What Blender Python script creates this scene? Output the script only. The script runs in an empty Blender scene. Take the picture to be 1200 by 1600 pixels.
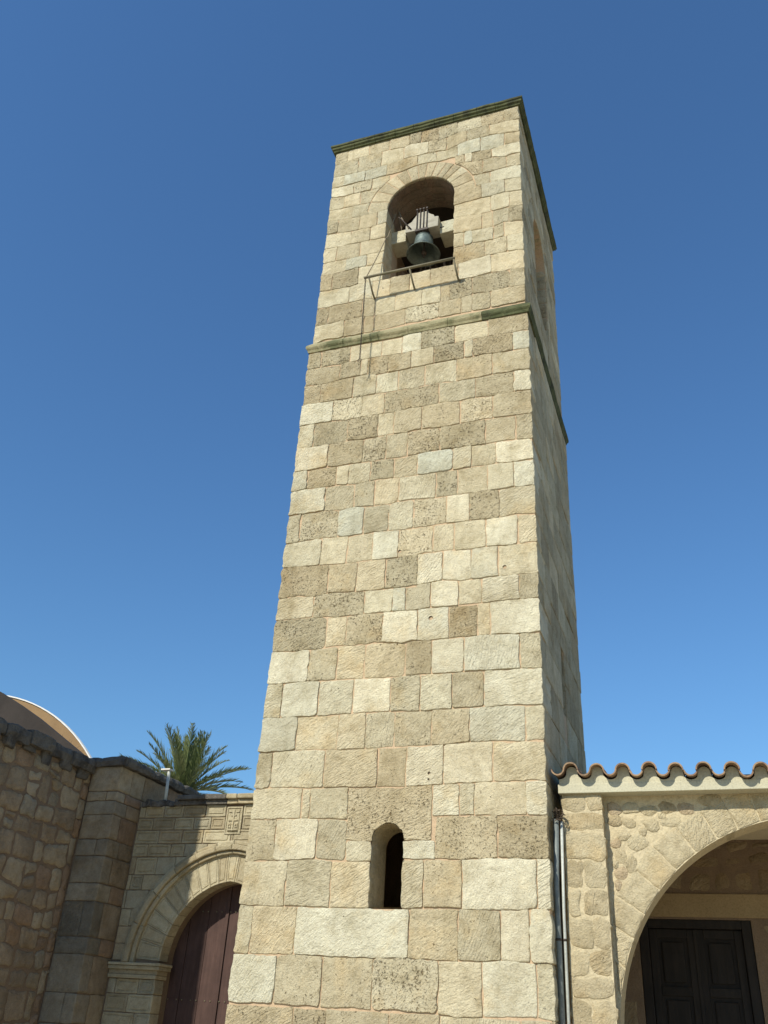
import bpy, bmesh, math, random
from mathutils import Vector, Matrix, noise

# ------------------------------------------------------------------ camera, world, sun, exposure
scene = bpy.context.scene
COL = scene.collection
cam_d = bpy.data.cameras.new('camera')
cam = bpy.data.objects.new('camera', cam_d)
COL.objects.link(cam)
right = Vector((0.94442, 0.32433, 0.05365))
down = Vector((-0.121223, 0.495293, -0.860227))
fwd = Vector((-0.30557, 0.805913, 0.507081))
right.normalize(); fwd = (fwd - right * fwd.dot(right)).normalized(); down = fwd.cross(right)
m = Matrix((( right.x, -down.x, -fwd.x, 1.4792), (right.y, -down.y, -fwd.y, -8.8679), (right.z, -down.z, -fwd.z, 1.3239), (0, 0, 0, 1)))
cam.matrix_world = m
cam_d.sensor_fit = 'HORIZONTAL'; cam_d.sensor_width = 36.0
cam_d.lens = 36.0 * 1380.94 / 1200.0
cam_d.clip_start = 0.05; cam_d.clip_end = 4000
scene.camera = cam

SUN_AZ, SUN_EL = 18.0, 39.0            # sun stands behind the camera, to its left
az, el = math.radians(SUN_AZ), math.radians(SUN_EL)
to_sun = Vector((-math.sin(az) * math.cos(el), -math.cos(az) * math.cos(el), math.sin(el)))
world = bpy.data.worlds.new('World'); scene.world = world; world.use_nodes = True
nt = world.node_tree; nt.nodes.clear()
wo = nt.nodes.new('ShaderNodeOutputWorld'); bg = nt.nodes.new('ShaderNodeBackground'); sky = nt.nodes.new('ShaderNodeTexSky')
sky.sky_type = 'NISHITA'; sky.sun_disc = False
sky.sun_elevation = el; sky.sun_rotation = math.radians(180 + SUN_AZ)
sky.altitude = 0; sky.air_density = 1.5; sky.dust_density = 0.0; sky.ozone_density = 10.0
bg.inputs['Strength'].default_value = 0.13
tint = nt.nodes.new('ShaderNodeMix'); tint.data_type = 'RGBA'; tint.blend_type = 'MULTIPLY'; tint.inputs[0].default_value = 1.0; tint.inputs[7].default_value = (0.82, 0.95, 1.0, 1)
nt.links.new(sky.outputs[0], tint.inputs[6]); nt.links.new(tint.outputs[2], bg.inputs[0]); nt.links.new(bg.outputs[0], wo.inputs[0])
sun_d = bpy.data.lights.new('sun', 'SUN'); sun_d.energy = 5.0; sun_d.angle = math.radians(0.53); sun_d.color = (1.0, 0.94, 0.81)
sun = bpy.data.objects.new('sun', sun_d); COL.objects.link(sun)
sun.rotation_euler = to_sun.to_track_quat('Z', 'Y').to_euler()
scene.view_settings.view_transform = 'Standard'
try: scene.view_settings.look = 'None'
except Exception: pass
scene.view_settings.exposure = 0.06; scene.view_settings.gamma = 1.0; scene.view_settings.use_curve_mapping = False
scene.render.engine = 'CYCLES'
scene.cycles.max_bounces = 8; scene.cycles.diffuse_bounces = 5

RG = random.Random(7)
PI = math.pi
V = Vector

# ------------------------------------------------------------------ materials
def new_mat(name):
    mt = bpy.data.materials.new(name); mt.use_nodes = True
    t = mt.node_tree; t.nodes.clear()
    o = t.nodes.new('ShaderNodeOutputMaterial'); b = t.nodes.new('ShaderNodeBsdfPrincipled')
    t.links.new(b.outputs[0], o.inputs[0])
    b.inputs['Specular IOR Level'].default_value = 0.25
    return mt, t, b

def N(t, typ, **kw):
    n = t.nodes.new(typ)
    for k, v in kw.items():
        if hasattr(n, k): setattr(n, k, v)
        else: n.inputs[k].default_value = v
    return n

def nz(t, vec, scale, detail=6, rough=0.6, dist=0.0):
    n = t.nodes.new('ShaderNodeTexNoise'); n.inputs['Scale'].default_value = scale
    n.inputs['Detail'].default_value = detail; n.inputs['Roughness'].default_value = rough; n.inputs['Distortion'].default_value = dist
    t.links.new(vec, n.inputs['Vector']); return n.outputs[0]

def ramp(t, fac, stops, mode='LINEAR'):
    r = t.nodes.new('ShaderNodeValToRGB'); cr = r.color_ramp; cr.interpolation = mode
    while len(cr.elements) > 1: cr.elements.remove(cr.elements[-1])
    cr.elements[0].position = stops[0][0]; cr.elements[0].color = (*stops[0][1], 1) if not isinstance(stops[0][1], (int, float)) else (stops[0][1],) * 3 + (1,)
    for p, c in stops[1:]:
        e = cr.elements.new(p); e.color = (*c, 1) if not isinstance(c, (int, float)) else (c, c, c, 1)
    t.links.new(fac, r.inputs[0]); return r.outputs[0]

def mixc(t, fac, a, b, mode='MIX'):
    n = t.nodes.new('ShaderNodeMix'); n.data_type = 'RGBA'; n.blend_type = mode
    for s, v in ((n.inputs[0], fac), (n.inputs[6], a), (n.inputs[7], b)):
        if hasattr(v, 'is_output') or isinstance(v, bpy.types.NodeSocket): t.links.new(v, s)
        elif isinstance(v, (int, float)): s.default_value = v
        else: s.default_value = (*v, 1)
    return n.outputs[2]

def mth(t, op, a, b=0.0, c=0.0):
    n = t.nodes.new('ShaderNodeMath'); n.operation = op
    for i, v in enumerate((a, b, c)):
        if isinstance(v, bpy.types.NodeSocket): t.links.new(v, n.inputs[i])
        else: n.inputs[i].default_value = v
    return n.outputs[0]

def bump(t, b, h, dist, strength=1.0, prev=None):
    n = t.nodes.new('ShaderNodeBump'); n.inputs['Distance'].default_value = dist; n.inputs['Strength'].default_value = strength
    t.links.new(h, n.inputs['Height'])
    if prev: t.links.new(prev, n.inputs['Normal'])
    t.links.new(n.outputs[0], b.inputs['Normal']); return n.outputs[0]

def objvec(t):
    return t.nodes.new('ShaderNodeTexCoord').outputs['Object']

def stone_material(name, grime=0.0, relief=1.0, grain_dark=0.8, streak=0.0):
    """limestone; colour, pitting and a random offset of every block come from its mesh attributes"""
    mt, t, b = new_mat(name)
    at = t.nodes.new('ShaderNodeAttribute'); at.attribute_name = 'blk'
    rn = t.nodes.new('ShaderNodeAttribute'); rn.attribute_name = 'rnd'
    pos = objvec(t)
    add = t.nodes.new('ShaderNodeVectorMath'); add.operation = 'ADD'
    sc = t.nodes.new('ShaderNodeVectorMath'); sc.operation = 'SCALE'; sc.inputs[3].default_value = 41.0
    cb = t.nodes.new('ShaderNodeCombineXYZ')
    t.links.new(rn.outputs['Fac'], cb.inputs[0]); t.links.new(mth(t, 'MULTIPLY', rn.outputs['Fac'], 1.7), cb.inputs[1]); t.links.new(mth(t, 'MULTIPLY', rn.outputs['Fac'], 0.6), cb.inputs[2])
    t.links.new(cb.outputs[0], sc.inputs[0]); t.links.new(pos, add.inputs[0]); t.links.new(sc.outputs[0], add.inputs[1])
    v = add.outputs[0]
    pit = at.outputs['Alpha']
    big = nz(t, v, 3.2, 5, 0.65, 0.4); mid = nz(t, v, 11, 7, 0.7); fine = nz(t, v, 60, 5, 0.7)
    # broad mottling, warm iron stains, pale bloom
    c = mixc(t, 1.0, at.outputs['Color'], ramp(t, big, [(0.25, (0.74, 0.71, 0.64)), (0.5, (1, 1, 1)), (0.75, (1.12, 1.14, 1.16))]), 'MULTIPLY')
    c = mixc(t, 1.0, c, ramp(t, mid, [(0.3, (0.84, 0.82, 0.78)), (0.52, (1, 1, 1)), (0.74, (1.10, 1.10, 1.08))]), 'MULTIPLY')
    c = mixc(t, 1.0, c, ramp(t, fine, [(0.3, (grain_dark,) * 3), (0.5, (1, 1, 1)), (0.72, (1.08, 1.08, 1.06))]), 'MULTIPLY')
    stain = ramp(t, nz(t, v, 1.9, 4, 0.6), [(0.56, 0.0), (0.72, 0.5)])
    c = mixc(t, stain, c, mixc(t, 1.0, c, (1.02, 0.86, 0.64), 'MULTIPLY'))
    # weathering that runs across many blocks, and damp streaks that start under the ledges
    wp = objvec(t)
    c = mixc(t, 1.0, c, ramp(t, nz(t, wp, 0.75, 6, 0.6, 0.3), [(0.3, (0.86, 0.83, 0.78)), (0.5, (1, 1, 1)), (0.7, (1.06, 1.06, 1.05))]), 'MULTIPLY')
    mps = t.nodes.new('ShaderNodeMapping'); mps.inputs['Scale'].default_value = (5.5, 5.5, 0.55); t.links.new(wp, mps.inputs[0])
    stk = ramp(t, nz(t, mps.outputs[0], 1.0, 5, 0.62, 0.2), [(0.52, 0.0), (0.70, streak)])
    sp_ = t.nodes.new('ShaderNodeSeparateXYZ'); t.links.new(wp, sp_.inputs[0])
    near = ramp(t, mth(t, 'DIVIDE', sp_.outputs[2], 16.0), [(0.0, 0.25), (0.50, 0.30), (0.608, 1.0), (0.611, 0.30), (0.80, 0.35), (0.888, 1.0)])
    c = mixc(t, mth(t, 'MULTIPLY', stk, near), c, mixc(t, 1.0, c, (0.60, 0.58, 0.50), 'MULTIPLY'))
    # pits: sea-shell cavities, dense on pitted blocks and rare on smooth ones
    pn = nz(t, v, 44, 4, 0.66, 0.6)
    thr = mth(t, 'MULTIPLY_ADD', pit, 0.16, 0.285)
    zone = ramp(t, nz(t, v, 4.5, 3, 0.5), [(0.36, 0.2), (0.62, 1.0)])
    thr = mth(t, 'MULTIPLY', thr, mth(t, 'MULTIPLY_ADD', zone, 0.18, 0.82))
    hole = mth(t, 'MULTIPLY', mth(t, 'SUBTRACT', thr, pn), 14.0)
    clampn = t.nodes.new('ShaderNodeClamp'); t.links.new(hole, clampn.inputs[0]); hole = clampn.outputs[0]
    c = mixc(t, mth(t, 'MULTIPLY', hole, 0.75), c, mixc(t, 1.0, c, (0.46, 0.38, 0.26), 'MULTIPLY'))  # shade inside the pits, painted into the colour
    if grime:
        gp = objvec(t)
        g = ramp(t, nz(t, gp, 1.1, 6, 0.65), [(0.42, 0.0), (0.66, grime)])
        c = mixc(t, g, c, mixc(t, 1.0, c, (0.42, 0.42, 0.44), 'MULTIPLY'))
    t.links.new(c, b.inputs['Base Color']); b.inputs['Roughness'].default_value = 0.95
    # chisel strokes: stretched noise turned a different way on every block
    rot = t.nodes.new('ShaderNodeVectorRotate'); rot.rotation_type = 'Y_AXIS'
    t.links.new(v, rot.inputs['Vector']); t.links.new(mth(t, 'MULTIPLY_ADD', rn.outputs['Fac'], 1.3, 0.2), rot.inputs['Angle'])
    mp = t.nodes.new('ShaderNodeMapping'); mp.inputs['Scale'].default_value = (14, 14, 52); t.links.new(rot.outputs[0], mp.inputs[0])
    tool = nz(t, mp.outputs[0], 1.0, 3, 0.6, 0.3)
    h = mth(t, 'MULTIPLY_ADD', tool, mth(t, 'FRACT', mth(t, 'MULTIPLY', rn.outputs['Fac'], 7.31)), mth(t, 'MULTIPLY', nz(t, v, 9, 8, 0.74), 1.1))
    h = mth(t, 'MULTIPLY_ADD', fine, 0.42, h)
    h = mth(t, 'MULTIPLY_ADD', hole, -1.1, h)
    bump(t, b, h, 0.036 * relief, 1.0)
    return mt

def rough_mat(name, c1, c2, scale=6.0, bdist=0.01, rough=0.95, c3=None, fine=60, spec=0.25, metal=0.0):
    mt, t, b = new_mat(name); v = objvec(t)
    n1 = nz(t, v, scale, 8, 0.68, 0.3); n2 = nz(t, v, fine, 5, 0.65)
    c = mixc(t, ramp(t, n1, [(0.33, 0.0), (0.67, 1.0)]), c1, c2)
    if c3: c = mixc(t, ramp(t, nz(t, v, scale * 0.45, 5, 0.7), [(0.5, 0.0), (0.62, 0.85)]), c, c3)
    c = mixc(t, 1.0, c, ramp(t, n2, [(0.3, 0.78), (0.5, 1.0), (0.7, 1.12)]), 'MULTIPLY')
    t.links.new(c, b.inputs['Base Color']); b.inputs['Roughness'].default_value = rough
    b.inputs['Specular IOR Level'].default_value = spec; b.inputs['Metallic'].default_value = metal
    if bdist: bump(t, b, mth(t, 'MULTIPLY_ADD', n2, 0.35, n1), bdist)
    return mt

def wood_mat(name, c1, c2, stretch=(18, 18, 1.4), bd=0.004, rough=0.7):
    mt, t, b = new_mat(name); v = objvec(t)
    rn = t.nodes.new('ShaderNodeObjectInfo')
    add = t.nodes.new('ShaderNodeVectorMath'); add.operation = 'ADD'
    sc = t.nodes.new('ShaderNodeVectorMath'); sc.operation = 'SCALE'; sc.inputs[3].default_value = 1.0
    cb = t.nodes.new('ShaderNodeCombineXYZ'); t.links.new(mth(t, 'MULTIPLY', rn.outputs['Random'], 31.0), cb.inputs[2])
    t.links.new(v, add.inputs[0]); t.links.new(cb.outputs[0], add.inputs[1])
    mp = t.nodes.new('ShaderNodeMapping'); mp.inputs['Scale'].default_value = stretch; t.links.new(add.outputs[0], mp.inputs[0])
    n1 = nz(t, mp.outputs[0], 1.0, 8, 0.7, 0.4); n2 = nz(t, v, 3, 5, 0.6)
    c = mixc(t, ramp(t, n1, [(0.35, 0.0), (0.65, 1.0)]), c1, c2)
    c = mixc(t, 1.0, c, ramp(t, n2, [(0.3, 0.75), (0.7, 1.2)]), 'MULTIPLY')
    c = mixc(t, 1.0, c, ramp(t, rn.outputs['Random'], [(0, 0.88), (1, 1.12)]), 'MULTIPLY')
    t.links.new(c, b.inputs['Base Color']); b.inputs['Roughness'].default_value = rough
    bump(t, b, n1, bd); return mt

MS = stone_material('tower_limestone', 0.0, 1.0, streak=0.8)
MC = stone_material('church_limestone', 0.55, 1.3)
MP = stone_material('portal_limestone', 0.25, 0.6)
MA = stone_material('arcade_limestone', 0.0, 1.0)
M_MORTAR = rough_mat('sandy_mortar', (0.55, 0.40, 0.255), (0.47, 0.345, 0.215), 5, 0.014)
M_MORTAR2 = rough_mat('brown_mortar', (0.235, 0.17, 0.112), (0.18, 0.13, 0.088), 5, 0.02)  # brown mortar, darkened to stand for shade in the recessed joints
M_MORTAR3 = rough_mat('cream_pointing', (0.57, 0.485, 0.315), (0.50, 0.42, 0.265), 6, 0.03, fine=40)
M_MOSS = rough_mat('mossy_stone', (0.06, 0.072, 0.03), (0.12, 0.125, 0.06), 7, 0.025, c3=(0.04, 0.043, 0.024), fine=45)
M_MOSSP = rough_mat('lichen_stone', (0.36, 0.32, 0.19), (0.23, 0.215, 0.115), 4, 0.025, c3=(0.09, 0.10, 0.045), fine=45)
M_COPE = rough_mat('weathered_coping_stone', (0.17, 0.155, 0.13), (0.10, 0.092, 0.08), 7, 0.05, c3=(0.055, 0.05, 0.045), fine=35)
M_CREAM = rough_mat('cream_plaster', (0.60, 0.53, 0.38), (0.52, 0.46, 0.32), 3, 0.004)
M_LINTEL = rough_mat('plain_plaster', (0.36, 0.27, 0.15), (0.30, 0.225, 0.125), 3, 0.004)
M_BEAM = rough_mat('pale_painted_beam', (0.50, 0.475, 0.345), (0.44, 0.415, 0.30), 4, 0.004, 0.8)
M_TILE = rough_mat('terracotta', (0.23, 0.135, 0.085), (0.38, 0.27, 0.155), 9, 0.004, 0.85, c3=(0.11, 0.07, 0.05))
M_DOME = rough_mat('shade_dark_gable_plaster', (0.055, 0.047, 0.042), (0.038, 0.033, 0.03), 1.5, 0.012)  # near-black: the gable's shade is put into its plaster colour
M_OCHRE = rough_mat('ochre_plaster', (0.29, 0.19, 0.095), (0.24, 0.155, 0.078), 2, 0.006)
M_WHITE = rough_mat('white_lime', (0.78, 0.76, 0.70), (0.70, 0.68, 0.62), 5, 0.002)
M_DOOR = wood_mat('maroon_planks', (0.052, 0.029, 0.024), (0.078, 0.045, 0.037), bd=0.003)
M_DARKW = wood_mat('black_brown_wood', (0.017, 0.014, 0.012), (0.028, 0.023, 0.019))
M_PALEW = wood_mat('bleached_wood', (0.50, 0.47, 0.38), (0.38, 0.35, 0.27), (3, 18, 18), 0.006, 0.85)
M_PIPE = rough_mat('galvanised_pipe', (0.15, 0.17, 0.165), (0.21, 0.235, 0.22), 6, 0.0, 0.6, spec=0.4, metal=0.2)
M_PIPEW = rough_mat('white_pipe', (0.50, 0.52, 0.47), (0.40, 0.42, 0.38), 6, 0.0, 0.45, spec=0.5)
M_IRON = rough_mat('rusty_iron', (0.13, 0.115, 0.07), (0.19, 0.165, 0.10), 14, 0.002, 0.7, spec=0.4)
M_DARKI = rough_mat('dark_iron', (0.045, 0.036, 0.03), (0.075, 0.058, 0.045), 14, 0.001, 0.65)
M_BRONZE = rough_mat('bell_bronze', (0.085, 0.115, 0.105), (0.16, 0.20, 0.18), 9, 0.003, 0.5, c3=(0.055, 0.065, 0.06), spec=0.5, metal=0.35)
M_ROPE = rough_mat('hemp_rope', (0.30, 0.25, 0.17), (0.20, 0.165, 0.11), 30, 0.003)
M_DRY = rough_mat('dry_stalks', (0.10, 0.075, 0.05), (0.06, 0.045, 0.035), 20, 0.0)
M_TRUNK = rough_mat('palm_bark', (0.16, 0.115, 0.07), (0.09, 0.066, 0.042), 8, 0.04)
M_GROUND = rough_mat('pale_paving', (0.50, 0.42, 0.29), (0.44, 0.365, 0.25), 1.2, 0.01)
M_INSIDE = rough_mat('dark_interior', (0.10, 0.085, 0.065), (0.07, 0.06, 0.045), 3, 0.01)
def leaf_mat(name, a, b_, c_):
    mt, t, b = new_mat(name); v = objvec(t); at = t.nodes.new('ShaderNodeAttribute'); at.attribute_name = 'rnd'
    c = mixc(t, at.outputs['Fac'], a, b_); c = mixc(t, ramp(t, nz(t, v, 1.3, 3, 0.6), [(0.45, 0.0), (0.65, 0.8)]), c, c_)
    t.links.new(c, b.inputs['Base Color']); b.inputs['Roughness'].default_value = 0.45; b.inputs['Specular IOR Level'].default_value = 0.5
    try:
        tr = t.nodes.new('ShaderNodeBsdfTranslucent'); t.links.new(c, tr.inputs[0]); mx = t.nodes.new('ShaderNodeMixShader'); mx.inputs[0].default_value = 0.25
        o = [n for n in t.nodes if n.type == 'OUTPUT_MATERIAL'][0]
        t.links.new(b.outputs[0], mx.inputs[1]); t.links.new(tr.outputs[0], mx.inputs[2]); t.links.new(mx.outputs[0], o.inputs[0])
    except Exception: pass
    return mt
M_LEAF = leaf_mat('palm_leaf', (0.08, 0.11, 0.038), (0.22, 0.255, 0.09), (0.25, 0.26, 0.11))

# ------------------------------------------------------------------ mesh helpers
class MB:
    """collects polygons (with per-face colour and random value) and links them as ONE mesh object"""
    def __init__(s): s.v = []; s.f = []; s.c = []; s.r = []; s.sm = []
    def add(s, vs, fs, col=(0.5, 0.45, 0.33, 0.2), rnd=0.0, smooth=False):
        k = len(s.v); s.v += [tuple(p) for p in vs]
        for f in fs:
            s.f.append([i + k for i in f]); s.c.append(col); s.r.append(rnd); s.sm.append(smooth)
    def box(s, a, b, **kw):
        x0, y0, z0 = a; x1, y1, z1 = b
        s.add([(x0, y0, z0), (x1, y0, z0), (x1, y1, z0), (x0, y1, z0), (x0, y0, z1), (x1, y0, z1), (x1, y1, z1), (x0, y1, z1)],
              [(0, 3, 2, 1), (4, 5, 6, 7), (0, 1, 5, 4), (1, 2, 6, 5), (2, 3, 7, 6), (3, 0, 4, 7)], **kw)
    def bevbox(s, a, b, w=0.01, jit=0.0, **kw):
        """box with chamfered edges, corners a little uneven"""
        bm = bmesh.new(); bmesh.ops.create_cube(bm, size=1)
        for v in bm.verts:
            v.co = V(((a[i] + b[i]) / 2 + v.co[i] * (b[i] - a[i]) + RG.uniform(-jit, jit)) for i in range(3))
        bmesh.ops.bevel(bm, geom=list(bm.edges), offset=w, segments=2, affect='EDGES', profile=0.6)
        bm.verts.index_update()
        s.add([v.co[:] for v in bm.verts], [[v.index for v in f.verts] for f in bm.faces], **kw); bm.free()
    def tube(s, pts, r, n=8, caps=True, **kw):
        pts = [V(p) for p in pts]; rs = r if isinstance(r, (list, tuple)) else [r] * len(pts)
        vs = []; fs = []
        ref = V((0, 0, 1))
        if abs((pts[1] - pts[0]).normalized().dot(ref)) > 0.9: ref = V((1, 0, 0))
        for i, p in enumerate(pts):
            d = (pts[min(i + 1, len(pts) - 1)] - pts[max(i - 1, 0)]).normalized()
            u = d.cross(ref).normalized(); w = d.cross(u)
            for k in range(n):
                a = 2 * PI * k / n; vs.append(p + (u * math.cos(a) + w * math.sin(a)) * rs[i])
        for i in range(len(pts) - 1):
            for k in range(n):
                a, b_ = i * n + k, i * n + (k + 1) % n
                fs.append((a, b_, b_ + n, a + n))
        if caps: fs.append(tuple(range(n))[::-1]); fs.append(tuple(range((len(pts) - 1) * n, len(pts) * n)))
        kw.setdefault('smooth', True); s.add(vs, fs, **kw)
    def lathe(s, prof, c, n=40, **kw):
        vs = []; fs = []
        for r, z in prof:
            for k in range(n):
                a = 2 * PI * k / n; vs.append((c[0] + r * math.cos(a), c[1] + r * math.sin(a), c[2] + z))
        for i in range(len(prof) - 1):
            for k in range(n):
                a, b_ = i * n + k, i * n + (k + 1) % n
                fs.append((a, b_, b_ + n, a + n))
        kw.setdefault('smooth', True); s.add(vs, fs, **kw)
    def prism(s, out, fr, n0, n1, **kw):
        """closed outline (u, v) extruded along the frame's normal from n0 to n1 (n1 > n0)"""
        k = len(out)
        vs = [fr(u, v, n0) for u, v in out] + [fr(u, v, n1) for u, v in out]
        fs = [tuple(range(k))[::-1], tuple(range(k, 2 * k))] + [(i, (i + 1) % k, k + (i + 1) % k, k + i) for i in range(k)]
        s.add(vs, fs, **kw)
    def build(s, name, mat, parent=None, kind=None):
        me = bpy.data.meshes.new(name); me.from_pydata(s.v, [], s.f); me.validate(clean_customdata=False)
        if len(me.polygons) == len(s.c):
            a = me.attributes.new('blk', 'FLOAT_COLOR', 'FACE'); a.data.foreach_set('color', [x for c in s.c for x in c])
            b = me.attributes.new('rnd', 'FLOAT', 'FACE'); b.data.foreach_set('value', s.r)
            me.polygons.foreach_set('use_smooth', s.sm)
        me.materials.append(mat); me.update()
        o = bpy.data.objects.new(name, me); COL.objects.link(o)
        if parent is not None: o.parent = parent
        if kind: o['kind'] = kind
        return o

def tag(o, label=None, cat=None, group=None, kind=None):
    if label: o['label'] = label
    if cat: o['category'] = cat
    if group: o['group'] = group
    if kind: o['kind'] = kind
    return o
def empty(name, label, cat, group=None):
    o = bpy.data.objects.new(name, None); COL.objects.link(o); return tag(o, label, cat, group)

def frame(O, U, Nn):
    """wall frame: u along the wall, v up, n outward"""
    O, U, Nn = V(O), V(U), V(Nn)
    return lambda u, v, n: O + U * u + V((0, 0, v)) + Nn * n

def inset(out, d):
    k = len(out); res = []
    for i in range(k):
        p0, p1, p2 = V((*out[i - 1], 0)), V((*out[i], 0)), V((*out[(i + 1) % k], 0))
        a = (p1 - p0); b = (p2 - p1)
        if a.length < 1e-6: a = b
        if b.length < 1e-6: b = a
        n1 = V((-a.y, a.x, 0)).normalized(); n2 = V((-b.y, b.x, 0)).normalized()
        m_ = (n1 + n2); L = m_.length
        m_ = n1 if L < 1e-3 else m_ / L
        c = max(0.5, m_.dot(n1)); q = p1 + m_ * (d / c); res.append((q.x, q.y))
    return res

def densify(out, step):
    res = []
    for i in range(len(out)):
        a, b = out[i], out[(i + 1) % len(out)]
        L = math.hypot(b[0] - a[0], b[1] - a[1]); n = max(1, int(L / step + 0.5))
        for k in range(n): res.append((a[0] + (b[0] - a[0]) * k / n, a[1] + (b[1] - a[1]) * k / n))
    return res

def round_corners(out, r):
    """cut sharp corners of a polygon by r (each corner its own amount)"""
    res = []; k = len(out)
    for i in range(k):
        p0, p1, p2 = V((*out[i - 1], 0)), V((*out[i], 0)), V((*out[(i + 1) % k], 0))
        a = p0 - p1; b = p2 - p1
        if a.length < 1e-5 or b.length < 1e-5: continue
        if a.normalized().dot(b.normalized()) < -0.8: res.append((p1.x, p1.y)); continue
        rr = min(r * RG.uniform(0.5, 1.6), a.length * 0.4, b.length * 0.4)
        q1 = p1 + a.normalized() * rr; q2 = p1 + b.normalized() * rr; qm = p1 + (a.normalized() + b.normalized()) * rr * 0.3
        res += [(q1.x, q1.y), (qm.x, qm.y), (q2.x, q2.y)]
    return res

def area(out):
    return 0.5 * sum(out[i - 1][0] * out[i][1] - out[i][0] * out[i - 1][1] for i in range(len(out)))

def stone(mb, out, fr, col, proud=0.0, depth=0.05, gap=0.007, bev=0.009, rough=0.005, corner=0.02, step=0.07, pillow=0.004, groove=None, clip=None, hard=None, concave=False):
    """one dressed stone: outline in wall coordinates, uneven edge, chamfer, slightly cushioned face"""
    if area(out) < 0: out = out[::-1]
    if gap: out = inset(out, gap)
    if corner: out = round_corners(out, corner)
    out = densify(out, step)
    sx, sy = RG.uniform(0, 90), RG.uniform(0, 90)
    if rough:
        o2 = []
        for u, v in out:
            w = noise.noise_vector(V((u * 7 + sx, v * 7 + sy, sx))) * rough * 1.6 + noise.noise_vector(V((u * 19 + sx, v * 19, sy))) * rough * 0.9 + noise.noise_vector(V((u * 47 + sx, v * 47, sy))) * rough * 0.7
            if hard and hard(u, v): w = w * 0.25
            o2.append((u + w.x, v + w.y))
        out = o2
    if clip: out = clip(out)
    k = len(out)
    if k < 3 or area(out) < 1e-4: return False
    rings = [(out, -depth), (out, proud - bev), (inset(out, bev * 0.45), proud - bev * 0.35), (inset(out, bev * 1.3), proud)]
    if groove or pillow:
        us = [p[0] for p in out]; ws = [p[1] for p in out]; mu, mv = (min(us) + max(us)) / 2, (min(ws) + max(ws)) / 2
        hu, hv = (max(us) - min(us)) / 2, (max(ws) - min(ws)) / 2
        def shrink(d): return [(mu + (u - mu) * max(0.2, 1 - d / hu), mv + (v - mv) * max(0.2, 1 - d / hv)) for u, v in out]
        if groove:
            g0, gw, gd = groove
            rings = rings[:4] + [(shrink(g0), proud), (shrink(g0 + gw * 0.35), proud - gd), (shrink(g0 + gw), proud - gd), (shrink(g0 + gw * 1.35), proud)]
        elif not concave: rings = rings[:4] + [(shrink(bev * 1.3 + 0.025), proud + pillow), (shrink(bev * 1.3 + 0.07), proud + pillow * 1.3)]
    vs = []; fs = []
    tx, ty = RG.uniform(-0.010, 0.010), RG.uniform(-0.010, 0.010)
    cx = sum(p[0] for p in out) / k; cy = sum(p[1] for p in out) / k
    for j, (rg, n) in enumerate(rings):
        for u, v in rg:
            nn = n + (0 if j == 0 else tx * (u - cx) + ty * (v - cy))
            if j >= 3 and not groove: nn += noise.noise(V((u * 9 + sx, v * 9 + sy, 3))) * 0.004
            vs.append(fr(u, v, nn))
    for j in range(len(rings) - 1):
        for i in range(k):
            a, b = j * k + i, j * k + (i + 1) % k
            fs.append((a, b, b + k, a + k))
    fs.append(tuple(range((len(rings) - 1) * k, len(rings) * k)))
    mb.add(vs, fs, col=col, rnd=RG.random())
    return True

def between(poly, x):
    if x <= poly[0][0]: return poly[0][1]
    for (a, za), (b, zb) in zip(poly, poly[1:]):
        if x <= b: return za + (zb - za) * (x - a) / max(1e-6, b - a)
    return poly[-1][1]

def course_block(lo, hi, x0, x1):
    b = [(x0, between(lo, x0))] + [(x, z) for x, z in lo if x0 + 0.03 < x < x1 - 0.03] + [(x1, between(lo, x1))]
    t = [(x0, between(hi, x0))] + [(x, z) for x, z in hi if x0 + 0.03 < x < x1 - 0.03] + [(x1, between(hi, x1))]
    return b + t[::-1]

def rect(u0, v0, u1, v1): return [(u0, v0), (u1, v0), (u1, v1), (u0, v1)]

def arch_pts(cx, zs, a, e, n=16, half=None):
    """points of a (pointed) arch from right springing over the apex to the left springing"""
    r = a + e; R_ = []
    th = math.acos(e / r)
    for i in range(n + 1):
        t = th * i / n; R_.append((cx - e + r * math.cos(t), zs + r * math.sin(t)))
    L_ = [(2 * cx - x, z) for x, z in R_[::-1]]
    return R_ + L_[1:]

def wall_arch(mb, fr, u0, u1, v0, v1, op, n0, n1, **kw):
    """wall slab with one arched opening op = (cu, half width, sill, spring, e); e = pointedness"""
    cu, a, sl, sp, e = op
    mb.prism(rect(u0, v0, cu - a, v1), fr, n0, n1, **kw)
    mb.prism(rect(cu + a, v0, u1, v1), fr, n0, n1, **kw)
    if sl > v0 + 1e-4: mb.prism(rect(cu - a, v0, cu + a, sl), fr, n0, n1, **kw)
    ap = arch_pts(cu, sp, a, e)
    mb.prism([(cu - a, v1)] + ap[::-1][0:] + [(cu + a, v1)], fr, n0, n1, **kw)

TONES = {'w': (0.67, 0.61, 0.435, 0.22), 'l': (0.605, 0.53, 0.355, 0.42), 't': (0.52, 0.448, 0.292, 0.62), 'd': (0.46, 0.392, 0.25, 0.82), 'g': (0.575, 0.54, 0.395, 0.25)}
def tone(ch, jit=0.05):
    c = TONES[ch.lower()]; p = c[3]
    if ch.isupper(): p = 1.0; c = tuple(x * 0.97 for x in c[:3])
    k = 1 + RG.uniform(-jit, jit); w = RG.uniform(-0.03, 0.03)
    return (c[0] * k * (1 + w), c[1] * k, c[2] * k * (1 - w), min(1.0, max(0.0, p + RG.uniform(-0.12, 0.12))))

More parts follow.
